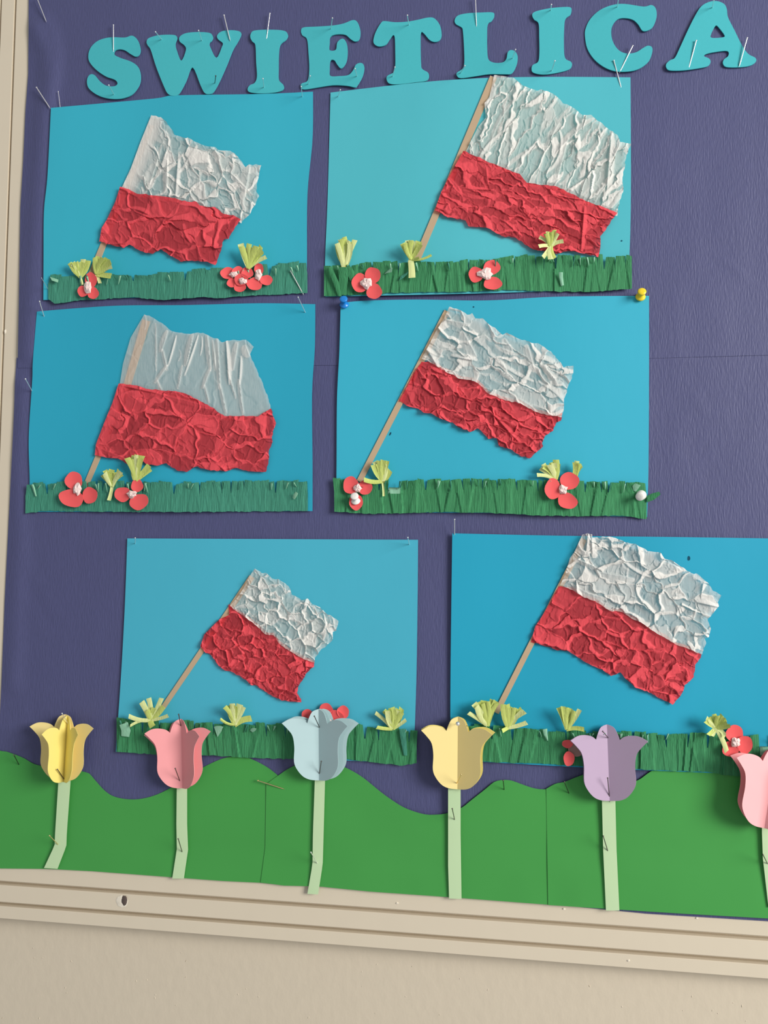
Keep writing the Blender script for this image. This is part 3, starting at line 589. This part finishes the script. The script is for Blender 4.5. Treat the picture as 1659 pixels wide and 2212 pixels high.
tuft(p3, h3, (293, 1037), 92, 36, 5, 52, 38, base=3.5, extra=[(325, 1012, 13), (322, 1005, 12)], wn=9)
poppy(p3, h3, [(159, 1038, 19, 19), (194, 1070, 16, 18), (154, 1076, 27, 19, 12)], (166, 1056, 9, 14), 59)
poppy(p3, h3, [(296, 1049, 13, 14), (265, 1068, 18, 16), (300, 1084, 21, 17, -20)], (285, 1068, 12, 8), 62, 4.6)

# ---------------------------------------------------------------- middle right poster
h4 = sheet_h(1060, 880, 2.2, 1.4, 90, .4)
p4 = poster(3, [(736, 655), (780, 650), (900, 647), (1050, 649), (1200, 641), (1402, 639)], [(1402, 639), (1402, 780), (1401, 1000), (1398, 1117)], [(726, 1106), (1060, 1108), (1398, 1117)], [(736, 655), (733, 760), (728, 860), (727, 1000), (726, 1106)], h4,
    'bright blue flag poster held by yellow, blue and white push pins')
k4 = lambda l: cr(l, 840, 640, 3.95)
pole(p4, h4, (966, 672), (776, 1040), 13, 12)
wseam = k4([(280, 530), (390, 580), (450, 625), (540, 665), (590, 700), (700, 715), (760, 740), (850, 830), (1000, 890), (1120, 910), (1250, 985), (1340, 1010), (1470, 1030)]); rtop = [(x, y - 6) for x, y in wseam]
stripe('white_stripe', k4([(515, 90), (600, 115), (670, 155), (710, 145), (740, 190), (800, 190), (850, 235), (900, 265), (970, 330), (1010, 310), (1100, 355), (1180, 385), (1290, 410), (1390, 480), (1470, 575), (1490, 600), (1575, 590)]), wseam,
    k4([(515, 90), (470, 190), (400, 300), (340, 420), (280, 530)]), k4([(1575, 590), (1565, 690), (1530, 760), (1515, 830), (1490, 900), (1490, 960), (1470, 1030)]),
    [(10, 26, 14, (24, 60), (10, 18), (1.2, 2.6))], 2.3 * MM, h4, M['white'], p4, 17, cell=[(27, 26, 2.0, 2.7, .02), (14, 100, 1.4, 1.0, .02)],
    manual=[line_fold(960, 690, 1015, 700, 14, 3), line_fold(1000, 715, 1030, 770, 26, 3.4), line_fold(975, 770, 1030, 780, 16, 3, -1), line_fold(1090, 730, 1110, 760, 20, 2.6), line_fold(1140, 745, 1155, 800, 22, 3)])
stripe('red_stripe', [(k4([(280, 560)])[0])] + rtop[1:-1] + k4([(1485, 1000)]), k4([(90, 890), (160, 940), (250, 955), (290, 990), (360, 1000), (430, 1040), (540, 1075), (600, 1120), (690, 1155), (760, 1130), (830, 1190), (850, 1220), (920, 1210), (940, 1280), (1030, 1300), (1120, 1360), (1200, 1385)]),
    k4([(280, 560), (210, 660), (150, 780), (90, 890)]), k4([(1485, 1000), (1465, 1060), (1430, 1075), (1400, 1150), (1330, 1190), (1310, 1250), (1320, 1280), (1260, 1330), (1200, 1385)]),
    [(8, 24, 20, (16, 50), (9, 17), (1.4, 2.6))], 1.5 * MM, h4, M['red'], p4, 18, cell=[(24, 24, 1.8, 2.7, .02), (15, 110, 1.5, 1.4, .02)])
grass(p4, h4, [(722, 1034), (860, 1037), (1050, 1035), (1200, 1038), (1397, 1043)], [(722, 1106), (810, 1110), (960, 1106), (1060, 1108), (1150, 1113), (1240, 1115), (1340, 1114), (1397, 1121)], 34, 24, 1.6, M['grass'], (.55, .75), 2.5, .16,
    curls=[([(1398, 1085, 1396, 1072), (1412, 1080, 1408, 1066), (1427, 1068, 1424, 1062)], 'grass'), ([(1368, 1060, 1374, 1062), (1366, 1050, 1380, 1054), (1372, 1044, 1384, 1048)], 'grass_pale')], pale=.05)
tuft(p4, h4, (826, 1040), 98, 50, 6, 44, 39, extra=[(786, 1036, 10), (843, 1016, 12)], stem=(829, 1072, 5), wt=11, wn=7)
tuft(p4, h4, (1200, 1036), 108, 58, 7, 40, 40, extra=[(1160, 1026, 8), (1167, 1012, 9)], wn=8)
tuft(p4, h4, (1240, 1035), 76, 26, 4, 38, 41, wn=8)
poppy(p4, h4, [(789, 1053, 15, 16), (758, 1048, 17, 19), (769, 1085, 15, 17)], (772, 1055, 9, 10), 65)
poppy(p4, h4, [(1230, 1039, 21, 19), (1226, 1082, 22, 17, 20), (1194, 1056, 17, 23)], (1216.6, 1058, 10, 11), 68, 5)

# ---------------------------------------------------------------- lower left poster
h5 = sheet_h(580, 1400, 2.0, 1.0, 100, 3.0, .3)
p5 = poster(4, [(275, 1163), (500, 1164), (700, 1165), (903, 1166)], [(903, 1166), (902, 1300), (899, 1480), (893, 1648)], [(250, 1624), (570, 1634), (893, 1650)], [(275, 1163), (270, 1300), (262, 1450), (250, 1624)], h5,
    'pale blue poster with the smallest crepe flag, above pink and blue tulips')
k5 = lambda l: cr(l, 400, 1210, 4.608)
pole(p5, h5, (544, 1246), (351, 1530), 12, 10)
wseam = k5([(445, 455), (540, 530), (640, 600), (720, 660), (800, 740), (880, 750), (940, 830), (1020, 890), (1130, 965), (1240, 1010), (1290, 1025)]); rtop = [(x, y - 6) for x, y in wseam]
stripe('white_stripe', k5([(695, 80), (760, 125), (820, 135), (860, 180), (920, 190), (1000, 230), (1050, 290), (1060, 340), (1170, 400), (1220, 385), (1270, 440), (1340, 465), (1410, 535), (1480, 570), (1525, 605)]), wseam,
    k5([(695, 80), (640, 160), (575, 290), (520, 370), (445, 455)]), k5([(1525, 605), (1505, 700), (1470, 710), (1475, 780), (1410, 850), (1370, 870), (1300, 960), (1300, 1010)]),
    [(6, 35, 45, (8, 26), (8, 15), (1.4, 3))], 2.3 * MM, h5, M['white'], p5, 19, cell=[(21, 40, 1.3, 3.2, .03), (13, 110, 1.3, 1.6, .03)])
stripe('red_stripe', k5([(430, 440)]) + rtop[1:-1] + k5([(1290, 1015)]), k5([(150, 860), (200, 925), (260, 950), (330, 1050), (400, 1100), (460, 1110), (540, 1150), (610, 1200), (660, 1240), (710, 1250), (800, 1310), (880, 1360), (960, 1395), (1050, 1410), (1150, 1410)]),
    k5([(430, 440), (440, 545), (340, 590), (240, 690), (190, 740), (150, 860)]), k5([(1290, 1015), (1280, 1060), (1220, 1110), (1170, 1190), (1130, 1250), (1120, 1320), (1150, 1380), (1150, 1410)]),
    [(6, 30, 40, (8, 26), (8, 13), (1.2, 2.6))], 1.5 * MM, h5, M['red'], p5, 20, cell=[(19, 30, 1.5, 2.8, .03), (12, 110, 1.4, 1.4, .03)])
grass(p5, h5, [(252, 1556), (460, 1562), (600, 1565), (760, 1566), (900, 1577)], [(252, 1625), (330, 1629), (440, 1631), (560, 1638), (640, 1640), (750, 1640), (870, 1654), (900, 1648)], 34, 25, 1.7, M['grass'], (.5, .7), 5, .2,
    curls=[([(262, 1590, 279, 1592), (262, 1578, 282, 1578), (258, 1566, 276, 1560)], 'grass_pale'), ([(462, 1570, 470, 1592), (468, 1568, 478, 1580), (476, 1568, 482, 1570)], 'grass_pale'), ([(540, 1578, 546, 1582), (542, 1574, 552, 1578), (548, 1572, 554, 1574)], 'grass_pale'), ([(872, 1632, 880, 1632), (866, 1600, 878, 1598), (862, 1575, 876, 1574)], 'grass_teal')], pale=.05)
tuft(p5, h5, (325, 1556), 90, 60, 2, 26, 42, base=5, extra=[(306, 1516, 13), (321, 1508, 11), (349, 1508, 10), (353, 1526, 11), (278, 1547, 10), (363, 1546, 8), (281, 1568, 6), (330, 1570, 14)], wt=10, wn=8)
tuft(p5, h5, (507, 1566), 92, 56, 6, 44, 43, base=4, extra=[(476, 1553, 6), (543, 1552, 14)], wn=6)
tuft(p5, h5, (848, 1575), 88, 66, 7, 46, 44, base=4, extra=[(814, 1571, 8), (877, 1555, 8), (811, 1540, 8)], wn=8)
poppy(p5, h5, [(664, 1545, 13, 13), (704, 1534, 15, 15), (741, 1538, 13, 14, -20), (722, 1550, 20, 16)], (712, 1560, 8, 8), 71, 3)

# ---------------------------------------------------------------- lower right poster
h6 = sheet_h(1320, 1400, 3.0, 1.3, 80, 1.0, .3)
p6 = poster(5, [(977, 1152), (1200, 1157), (1450, 1160), (1659, 1163), (1745, 1165)], [(1745, 1165), (1746, 1400), (1744, 1676)], [(973, 1642), (1300, 1660), (1744, 1678)], [(977, 1152), (975, 1300), (973, 1480), (973, 1642)], h6,
    'deep blue flag poster cut off at the picture edge, above the purple tulip')
k6 = lambda l: cr(l, 1120, 1130, 3.456)
pole(p6, h6, (1262, 1165), (1072, 1540), 12, 12)
wseam = k6([(310, 465), (400, 500), (500, 560), (570, 580), (680, 655), (775, 660), (830, 705), (900, 730), (1000, 805), (1090, 850), (1180, 910), (1270, 940), (1370, 985)]); rtop = [(x, y - 6) for x, y in wseam]
stripe('white_stripe', k6([(475, 90), (515, 72), (550, 85), (550, 110), (610, 105), (700, 105), (800, 140), (880, 160), (960, 205), (1060, 220), (1090, 265), (1160, 285), (1220, 330), (1290, 370), (1350, 385), (1420, 450), (1450, 500), (1515, 540)]), wseam,
    k6([(475, 90), (420, 210), (385, 260), (345, 390), (310, 465)]), k6([(1515, 540), (1490, 590), (1500, 620), (1410, 720), (1435, 790), (1420, 850), (1390, 860), (1400, 900), (1370, 985)]),
    [(8, 28, 24, (14, 48), (9, 18), (1.2, 2.6))], 2.3 * MM, h6, M['white'], p6, 21, cell=[(30, 26, 1.6, 2.6, .018), (16, 100, 1.4, 1.1, .02)],
    manual=[line_fold(1277, 1155, 1280, 1200, 14, 3, -1), line_fold(1240, 1205, 1300, 1230, 12, 3), line_fold(1290, 1235, 1370, 1250, 22, 3.2), line_fold(1500, 1300, 1555, 1312, 16, 3, -1)])
stripe('red_stripe', k6([(300, 470)]) + rtop[1:-1] + k6([(1370, 985)]), k6([(95, 885), (180, 910), (280, 945), (370, 955), (490, 1030), (540, 1060), (610, 1085), (690, 1140), (760, 1115), (820, 1180), (880, 1230), (960, 1255), (1040, 1300), (1150, 1355)]),
    k6([(300, 470), (240, 590), (160, 720), (125, 770), (95, 885)]), k6([(1370, 985), (1320, 1060), (1310, 1150), (1240, 1210), (1225, 1270), (1150, 1355)]),
    [(8, 26, 26, (14, 46), (9, 16), (1.2, 2.4))], 1.5 * MM, h6, M['red'], p6, 22, cell=[(28, 28, 1.6, 2.4, .018), (15, 110, 1.5, 1.1, .02)])
grass(p6, h6, [(985, 1566), (1100, 1570), (1220, 1580), (1400, 1585), (1500, 1585), (1659, 1592), (1745, 1597)], [(985, 1643), (1100, 1648), (1180, 1650), (1260, 1655), (1440, 1665), (1530, 1668), (1570, 1675), (1745, 1684)], 38, 26, 1.7, M['grass'], (.5, .7), 5, .22,
    curls=[([(1182, 1600, 1184, 1600), (1175, 1588, 1183, 1588), (1172, 1576, 1182, 1574)], 'grass_pale')], pale=.06)
tuft(p6, h6, (1053, 1568), 92, 66, 7, 54, 45, base=5, extra=[(1012, 1540, 9)], wt=12, wn=8)
tuft(p6, h6, (1098, 1572), 72, 66, 7, 50, 46, base=6, extra=[(1138, 1561, 10), (1085, 1579, 9)], wt=12, wn=9)
tuft(p6, h6, (1224, 1576), 84, 54, 6, 48, 47, base=6, extra=[(1262, 1576, 10)], wt=12, wn=6)
tuft(p6, h6, (1546, 1572), 80, 150, 8, 30, 48, base=8, extra=[(1530, 1588, 9), (1567, 1590, 9), (1538, 1590, 9)], stem=(1570, 1624, 11), wt=10, wn=7)
poppy(p6, h6, [(1242, 1621, 16, 12, 40), (1226, 1607, 12, 9), (1229, 1639, 12, 16)], None, 74, 4, {0: M['petal_back']})
poppy(p6, h6, [(1587, 1585, 19, 19), (1578, 1618, 18, 17), (1609, 1609, 17, 20)], (1590, 1604, 10, 11), 77, 4.5)

M['hole'] = mat('torn_paper', hexc('1d4f66'), 0.9, 0.1)
disc('paper_tear', 1488, 1206, 3.0, 5.0, h6, .1, p6, M['hole'], 90, 0, .2)
disc('paper_tear', 843, 937, 1.6, 4.0, h4, .1, p4, M['hole'], 91, .5, .2)
disc('paper_tear', 1343, 520, 1.6, 1.6, h2, .1, p2, M['hole'], 92, 0, .2)
disc('paper_tear', 1023, 663, 1.6, 1.6, h4, .1, p4, M['hole'], 93, 0, .2)
# ---------------------------------------------------------------- green hills
def hill(top, left, bot, right, base, label):
    P = coons(spline(top, 4, False), bot, left, right, 90, 30); X, Y = P[..., 0], P[..., 1]
    h = base * MM + .9 * MM * (vnoise(X / 130, Y / 110, int(base * 10)) + 1.2 * np.clip((Y - 1830) / 60, 0, 1) * vnoise(X / 60, Y / 200, 9))
    V, Fc = slab(at(X, Y, h), .0003)
    tag(mesh('hill_cutout', V, Fc, M['hill']), label, 'paper hill', 'green paper hills along the bottom', 'thing')
hill([(-70, 1605), (1, 1622), (15, 1624), (50, 1637), (78, 1652), (130, 1660), (187, 1668.6), (202, 1682), (228, 1710), (253, 1723), (291, 1727), (329, 1720), (367, 1703), (405, 1680), (440, 1657), (486, 1637), (521, 1635), (539, 1638), (575, 1656), (600, 1675), (618, 1690)],
     [(-70, 1605), (-75, 1872)], [(-75, 1872), (0, 1876), (100, 1877), (200, 1882), (372, 1895), (480, 1903), (563, 1907), (600, 1911)], [(618, 1690), (600, 1911)], 1.4, 'green paper hill behind the left yellow tulip and the darker pink tulip')
hill([(575, 1694), (600, 1676), (634, 1655), (690, 1640), (739, 1655), (780, 1677), (820, 1709), (846, 1728), (876, 1746), (914, 1758.5), (939, 1760), (965, 1757), (997.5, 1744.6), (1015, 1731), (1048, 1705), (1068, 1689), (1086, 1685), (1104, 1686), (1124, 1693), (1154, 1703), (1180, 1705), (1215, 1700)],
     [(575, 1694), (573, 1830), (563, 1906)], [(563, 1906), (612, 1913), (690, 1915), (800, 1926), (970, 1938), (1180, 1954), (1215, 1957)], [(1215, 1700), (1215, 1957)], 2.2, 'green paper hill sheet behind the blue tulip and the orange-yellow tulip')
hill([(1180, 1704), (1200, 1693), (1220, 1689), (1253, 1676), (1310, 1660), (1345, 1690), (1377, 1686), (1405, 1667), (1440, 1650), (1520, 1640), (1650, 1642), (1760, 1650)],
     [(1180, 1704), (1182, 1830), (1184, 1955)], [(1184, 1955), (1400, 1969), (1480, 1974), (1659, 1984), (1760, 1990)], [(1760, 1650), (1760, 1990)], 2.9, 'green paper hill sheet behind the purple tulip')

# ---------------------------------------------------------------- tulips
HALF = np.array([(0, 0), (.05, .012), (.099, .044), (.14, .127), (.16, .19), (.22, .143), (.32, .118), (.42, .124), (.52, .176), (.44, .26), (.37, .36), (.345, .52), (.35, .72), (.305, .835), (.22, .935), (.12, .983), (0, 1)])
def half_tri():
    P = np.vstack([spline(HALF[:5], 3, False)[:-1], spline(HALF[4:9], 4, False)[:-1], spline(HALF[8:], 4, False)])
    P = np.vstack([P, [(0, t) for t in np.linspace(1, 0, 10)[1:-1]]])
    tri = tessellate_polygon([[Vector((x, y, 0)) for x, y in P]])
    bm = bmesh.new(); vs = [bm.verts.new((x, y, 0)) for x, y in P]
    for t in tri:
        try: bm.faces.new([vs[i] for i in t])
        except ValueError: pass
    bmesh.ops.subdivide_edges(bm, edges=bm.edges[:], cuts=2, use_grid_fill=True)
    bmesh.ops.triangulate(bm, faces=bm.faces[:])
    bm.verts.index_update()
    V = np.array([v.co[:2] for v in bm.verts]); Fc = [[v.index for v in f.verts] for f in bm.faces]
    bm.free(); return V, Fc
HV, HF = half_tri()
def petal_layer(parent, m, top, bottom, fl, fr, h0, curl=0.0, sx=1.0):
    """folded tulip cut-out: crease from top to bottom (photo points), halves lifted by angles fl, fr (degrees)"""
    a, b = at(*top, h0), at(*bottom, h0); ax = b - a; Lh = np.linalg.norm(ax); ax = ax / Lh
    side = np.cross(np.array([0, 1., 0]), ax); side /= np.linalg.norm(side)
    if side[0] < 0: side = -side
    V, Fc = [], []
    for sgn, ang in ((-1, fl), (1, fr)):
        n = len(V); s, t = HV[:, 0] * sx, HV[:, 1]; an = math.radians(ang)
        out = s * Lh; inpl = out * math.cos(an); lift = out * math.sin(an) + curl * Lh * (s ** 2)
        Pp = a + ax[None] * (t * Lh)[:, None] + side[None] * (sgn * inpl)[:, None] + np.array([0, -1., 0])[None] * lift[:, None]
        V += Pp.tolist(); Fc += [[i + n for i in f] for f in Fc0] if (Fc0 := HF) else []
    V = np.array(V); N = len(V)
    o = mesh('petal_layer', V, Fc, m, parent)
    bm = bmesh.new(); bm.from_mesh(o.data); bmesh.ops.remove_doubles(bm, verts=bm.verts, dist=1e-6); bmesh.ops.recalc_face_normals(bm, faces=bm.faces)
    if sum((f.normal.y for f in bm.faces)) > 0: bmesh.ops.reverse_faces(bm, faces=bm.faces[:])
    bmesh.ops.solidify(bm, geom=bm.faces[:], thickness=.00035)
    bm.to_mesh(o.data); bm.free()
    o.data.polygons.foreach_set('use_smooth', np.full(len(o.data.polygons), True)); o.data.set_sharp_from_angle(angle=math.radians(18))
    return o
def stem(parent, rows, h0, hs=None):
    R = np.array(rows, float)
    rows2 = np.stack([np.interp(np.linspace(0, len(R) - 1, 16), range(len(R)), R[:, k]) for k in range(4)], -1)
    hh = h0 * MM + .5 * MM * np.sin(np.linspace(0, 5, 16)) if hs is None else np.interp(np.linspace(0, 1, 16), np.linspace(0, 1, len(hs)), np.array(hs) * MM)
    return strip_mesh('flower_stem', rows2, hh, parent, M['stem'], .0003, .1 * MM)
def tulip(label, root, stem_rows, layers, hs=None):
    t = empty('paper_tulip', at(*root, 0)); tag(t, label, 'paper flower', 'paper tulips along the bottom')
    stem(t, stem_rows, 5.0, hs)
    for l in layers: petal_layer(t, *l)
    return t
tulip('yellow paper tulip at far left with its inner petals standing open', (110, 1876), [(127, 1670, 153, 1670), (126, 1690, 152, 1690), (119, 1800, 144, 1800), (118, 1826, 143, 1828), (95, 1875, 124, 1877)],
      [(M['yellow'], (141, 1543), (138, 1687), 10, 10, 7 * MM, .06), (M['lemon'], (146, 1546), (137, 1689), 78, 44, 9.5 * MM, 0)], [6.5, 6, 5, 5, 4.5])
tulip('darker pink paper tulip, second from the left edge', (385, 1898), [(382, 1690, 404, 1690), (381, 1780, 404, 1780), (382, 1834, 406, 1836), (372, 1898, 397, 1898)],
      [(M['pink'], (385, 1556), (394, 1702), 8, 6, 7 * MM, .05), (M['pink'], (391, 1553), (394, 1703), 16, 40, 9 * MM, 0)], [6.5, 5, 4.5, 4.2])
tulip('pale blue paper tulip, standing before the small flag poster', (676, 1931), [(680, 1670, 702, 1670), (680, 1686, 702, 1686), (676, 1800, 699, 1800), (675, 1867, 697, 1868), (664, 1931, 687, 1932)],
      [(M['sky'], (699, 1531), (696, 1684), 5, 4, 8 * MM, .03), (M['sky'], (691, 1531), (692, 1685), 12, 8, 9 * MM, .02), (M['sky'], (688, 1532), (689, 1686), 16, 28, 10.5 * MM, 0)], [7, 6, 5.5, 5.2, 4])
tulip('orange-yellow paper tulip between the two lower posters, round pin head on top', (983, 1942), [(968, 1690, 995, 1690), (968, 1800, 995, 1800), (968, 1870, 996, 1870), (970, 1941, 997, 1942)],
      [(M['lemon'], (990, 1548), (989, 1704), 8, 10, 9 * MM, .05), (M['yellow'], (989, 1549), (988, 1705), 14, 24, 11 * MM, .02)], [8, 6, 5.5, 4.5])
tulip('lilac purple paper tulip, second from the right edge', (1323, 1967), [(1300, 1715, 1329, 1715), (1302, 1800, 1331, 1800), (1303, 1838, 1332, 1838), (1309, 1967, 1338, 1967)],
      [(M['lilac'], (1311, 1568), (1317, 1729), 10, 12, 9 * MM, .04), (M['lilac'], (1311, 1565), (1317, 1730), 18, 22, 11 * MM, .02)], [8, 6.5, 6.5, 5.5])
tulip('light pink paper tulip cut off by the right edge', (1675, 1985), [(1646, 1770, 1675, 1770), (1646, 1800, 1675, 1800), (1648, 1855, 1677, 1855), (1660, 1960, 1690, 1960)],
      [(M['pink'], (1672, 1618), (1648, 1784), 4, 12, 9 * MM, .04, 1.04), (M['rose'], (1678, 1613), (1651, 1789), 24, 40, 13 * MM, .05, 1.1)], [8, 6.5, 6.5, 5.5])

# ---------------------------------------------------------------- pins
def lathe(prof, n, V, Fc, ids=None):
    o = len(V)
    for r, z in prof:
        for i in range(n): t = 2 * math.pi * i / n; V.append((r * math.cos(t), r * math.sin(t), z))
    for k in range(len(prof) - 1):
        for i in range(n): j = (i + 1) % n; Fc.append([o + k * n + i, o + k * n + j, o + (k + 1) * n + j, o + (k + 1) * n + i])
    Fc.append([o + i for i in range(n)][::-1]); Fc.append([o + (len(prof) - 1) * n + i for i in range(n)])
def pin_mesh(m, r, name):
    V, Fc = [], []
    lathe([(.00004, -.030), (r, -.027), (r, -.0004), (r * 1.6, -.0003), (r * 1.8, .0001), (r * 1.3, .0005), (.0001, .0008)], 8, V, Fc)
    o = mesh(name, V, Fc, m, loc=(0, 0, 0)); return o
PROTO = {}
def pin(entry, head, label, eh=4.0, kind='steel', vis=None, r=.00032):
    key = (kind, r)
    if key not in PROTO: o = PROTO[key] = pin_mesh(M[kind], r, 'dress_pin')
    else: o = PROTO[key].copy(); COL.objects.link(o)
    E = at(*entry, eh * MM); L = vis or random.Random(label).uniform(.019, .024)
    lo, hi = eh * MM, .05
    if np.linalg.norm(at(*head, lo) - E) >= L: hh = lo + .0015
    else:
        for _ in range(40):
            mid = (lo + hi) / 2
            if np.linalg.norm(at(*head, mid) - E) < L: lo = mid
            else: hi = mid
        hh = lo
    Hd = at(*head, hh); o.location = Hd
    o.rotation_euler = Vector(Hd - E).to_track_quat('Z', 'Y').to_euler()
    tag(o, label, 'pin', 'dress pins stuck in the board')
PINS = [
((93, 29), (80, -4), 'steel pin in the top left corner of the navy paper', 5), ((107, 232), (79, 189), 'long steel pin in navy paper left of the first poster corner', 6), ((131, 240), (126, 198), 'thin steel pin in the top left corner of the first poster', 3),
((245, 97), (245, 54), 'steel pin through the top of the letter S', 4), ((246, 204), (235, 184), 'steel pin through the bottom curve of the letter S', 4),
((349, 85), (336, 69), 'steel pin through the left serif of the letter W', 4), ((436, 87), (429, 66), 'steel pin through the middle serif of the letter W', 4), ((496, 83), (484, 33), 'long steel pin through the right serif of the letter W', 4), ((464, 179), (466, 164), 'dark pin near the right foot of the letter W', 4),
((577.7, 70), (583, 29), 'steel pin through the top of the letter I beside the W', 4), ((570, 188), (568, 170), 'pin through the foot of the letter I beside the W', 4),
((715, 61), (718, 39), 'steel pin through the top bar of the letter E', 4), ((666, 181), (670, 164), 'pin through the lower left foot of the letter E', 4), ((771, 165), (767, 148.5), 'steel pin through the lower right tip of the letter E', 4),
((883, 53), (880, 33), 'steel pin through the top bar of the letter T', 4), ((848, 165), (853, 145), 'pin through the foot of the letter T', 4),
((653, 208), (650.6, 187), 'steel pin in the top right corner of the first poster', 3), ((730.6, 208), (735, 194), 'steel pin in the top left corner of the teal poster', 3),
((1028.6, 39), (1027, -3), 'steel pin through the top of the letter L', 4), ((995.6, 157), (1004, 142), 'pin through the lower left foot of the letter L', 4), ((1107, 126), (1113.5, 107), 'steel pin through the right tip of the letter L', 4),
((1190, 22), (1191, 10), 'steel pin through the top of the letter I beside the C', 4), ((1192, 152), (1198.6, 131.6), 'pin through the foot of the letter I beside the C', 4),
((1333.6, 14), (1336, -2), 'steel pin through the top of the letter C', 4), ((1344.7, 143.5), (1366.7, 99), 'long steel pin through the lower curve of the letter C', 4), ((1339.7, 182), (1326, 131), 'long steel pin in the top right corner of the teal poster', 3),
((1539, 16), (1542, 0), 'steel pin through the top of the letter A', 4), ((1491.6, 133), (1504, 87.8), 'long pin through the left leg of the letter A', 4), ((1599, 135), (1614, 82), 'long steel pin through the right foot of the letter A', 4),
((105, 627), (90, 601), 'thin steel pin at the left grass end of the first poster', 3), ((651, 628), (628, 585.6), 'long steel pin through the right grass end of the first poster', 4),
((95.7, 685), (85.6, 651), 'steel pin in the top left corner of the pleated flag poster', 3), ((659, 674), (644, 642), 'steel pin in the top right corner of the pleated flag poster', 3), ((69, 844.5), (55, 818.5), 'steel pin at the left edge of the pleated flag poster', 3),
((292, 1174), (292, 1162), 'short pin in the top left corner of the small flag poster', 3), ((884, 1176), (881, 1161), 'short pin in the top right corner of the small flag poster', 3), ((982, 1162), (982, 1122), 'steel pin in the top left corner of the deep blue poster', 3),
((146, 1562), (134, 1541), 'pin through the top of the far left yellow tulip', 12), ((139, 1684), (124, 1662), 'dark pin through the base of the far left yellow tulip', 10), ((125, 1824), (107, 1805), 'brass-toned pin beside the bent stem of the far left tulip', 5),
((40.5, 1651), (30, 1631), 'dark pin in the left end of the green hill', 2),
((390, 1566), (386, 1543), 'dark pin through the top of the darker pink tulip', 10), ((388, 1686), (378.5, 1660), 'dark pin through the base of the darker pink tulip', 10), ((393, 1839), (385, 1812), 'dark pin through the stem of the darker pink tulip', 5),
((690, 1571), (679, 1547), 'dark pin through the top of the pale blue tulip', 11), ((690, 1670), (694, 1644.6), 'dark pin through the base of the pale blue tulip', 11), ((685.6, 1865), (671.6, 1841), 'pin through the stem of the pale blue tulip', 5),
((987, 1691), (996, 1673), 'brass-toned pin through the base of the orange-yellow tulip', 12), ((982, 1771), (977, 1747), 'dark pin through the stem of the orange-yellow tulip', 6),
((1089, 1705), (1087, 1686), 'dark pin in the green hill crest right of the orange-yellow tulip', 3),
((1313, 1593), (1302, 1580), 'dark pin through the top of the lilac tulip', 12), ((1315.7, 1715), (1312.6, 1680.6), 'dark pin through the base of the lilac tulip', 12), ((1313, 1838.7), (1303, 1806), 'dark pin through the stem of the lilac tulip', 6),
((1229, 1714), (1219, 1689), 'dark pin in the green hill left of the lilac tulip', 3), ((1658, 1866), (1648, 1846), 'dark pin through the stem of the light pink tulip', 6)]
for e, h, l, eh in PINS: pin(e, h, l, eh, 'dark_steel' if 'dark pin' in l else 'brass' if 'brass' in l else 'steel', r=.00055 if 'long' in l else .00028 if 'thin' in l else .00045)
pin((594, 1698), (557, 1686), 'thick brass pin lying across the seam between two green hills', 4, 'brass', .019, .00055)
# round-headed pin seen end on
V, Fc = [], []
lathe([(.00004, -.030), (.0003, -.028), (.0003, -.001), (.0014, -.0008), (.0021, .0002), (.0022, .0012), (.0017, .0023), (.0009, .0029), (.0001, .0031)], 14, V, Fc)
o = mesh('dress_pin', V, Fc, M['steel'], loc=(0, 0, 0)); Hd = at(989, 1563.5, .020); o.location = Hd; o.rotation_euler = Vector((C0 - Hd)).to_track_quat('Z', 'Y').to_euler()
tag(o, 'round-headed metal pin in the top of the orange-yellow tulip', 'pin', 'dress pins stuck in the board')

def push_pin(foot, cap, m, label, eh=4.0, Lh=.0105, k=1.0):
    E = at(*foot, eh * MM); lo, hi = eh * MM, .04
    for _ in range(40):
        mid = (lo + hi) / 2
        if np.linalg.norm(at(*cap, mid) - E) < Lh: lo = mid
        else: hi = mid
    Hd = at(*cap, lo); root = empty('push_pin', E)
    q = Vector(Hd - E).to_track_quat('Z', 'Y'); root.rotation_euler = q.to_euler()
    tag(root, label, 'push pin', 'plastic push pins')
    V, Fc = [], []
    lathe([(.0006, .0005), (.0044, .0006), (.0050, .0011), (.0050, .0018), (.0042, .0026), (.0028, .0035), (.0023, .0052), (.0025, .0072), (.0034, .0082), (.0042, .0088), (.0043, .0101), (.0038, .0107), (.0012, .0108)], 24, [], [])
    for nm, prof, mm_ in (('plastic_grip', [(.0006 * k, .0005), (.0044 * k, .0006), (.0050 * k, .0011), (.0050 * k, .0018), (.0042 * k, .0026), (.0028 * k, .0035), (.0023 * k, .0052), (.0025 * k, .0072), (.0034 * k, .0082), (.0042 * k, .0088), (.0043 * k, .0101), (.0038 * k, .0107), (.0012 * k, .0108)], m),
                          ('needle', [(.00005, -.009), (.0005, -.0075), (.0005, .0008)], M['steel'])):
        V, Fc = [], []; lathe(prof, 24 if nm != 'needle' else 8, V, Fc)
        me = bpy.data.meshes.new(nm); me.from_pydata(V, [], Fc); me.materials.append(mm_); me.polygons.foreach_set('use_smooth', np.full(len(me.polygons), True)); me.update()
        ob = bpy.data.objects.new(nm, me); link(ob, root)
push_pin((744, 660), (742, 645), M['plastic_blue'], 'blue push pin between the teal poster and the bright blue poster')
push_pin((1383, 643), (1387, 629), M['plastic_yellow_p'], 'yellow push pin in the top right corner of the bright blue poster')
push_pin((769, 1083), (765.5, 1071), M['plastic_white_p'], 'white push pin through a red poppy on the bright blue poster', 7)
push_pin((1386, 1069), (1382, 1073), M['plastic_white_p'], 'white push pin at the right grass end of the bright blue poster', 6)
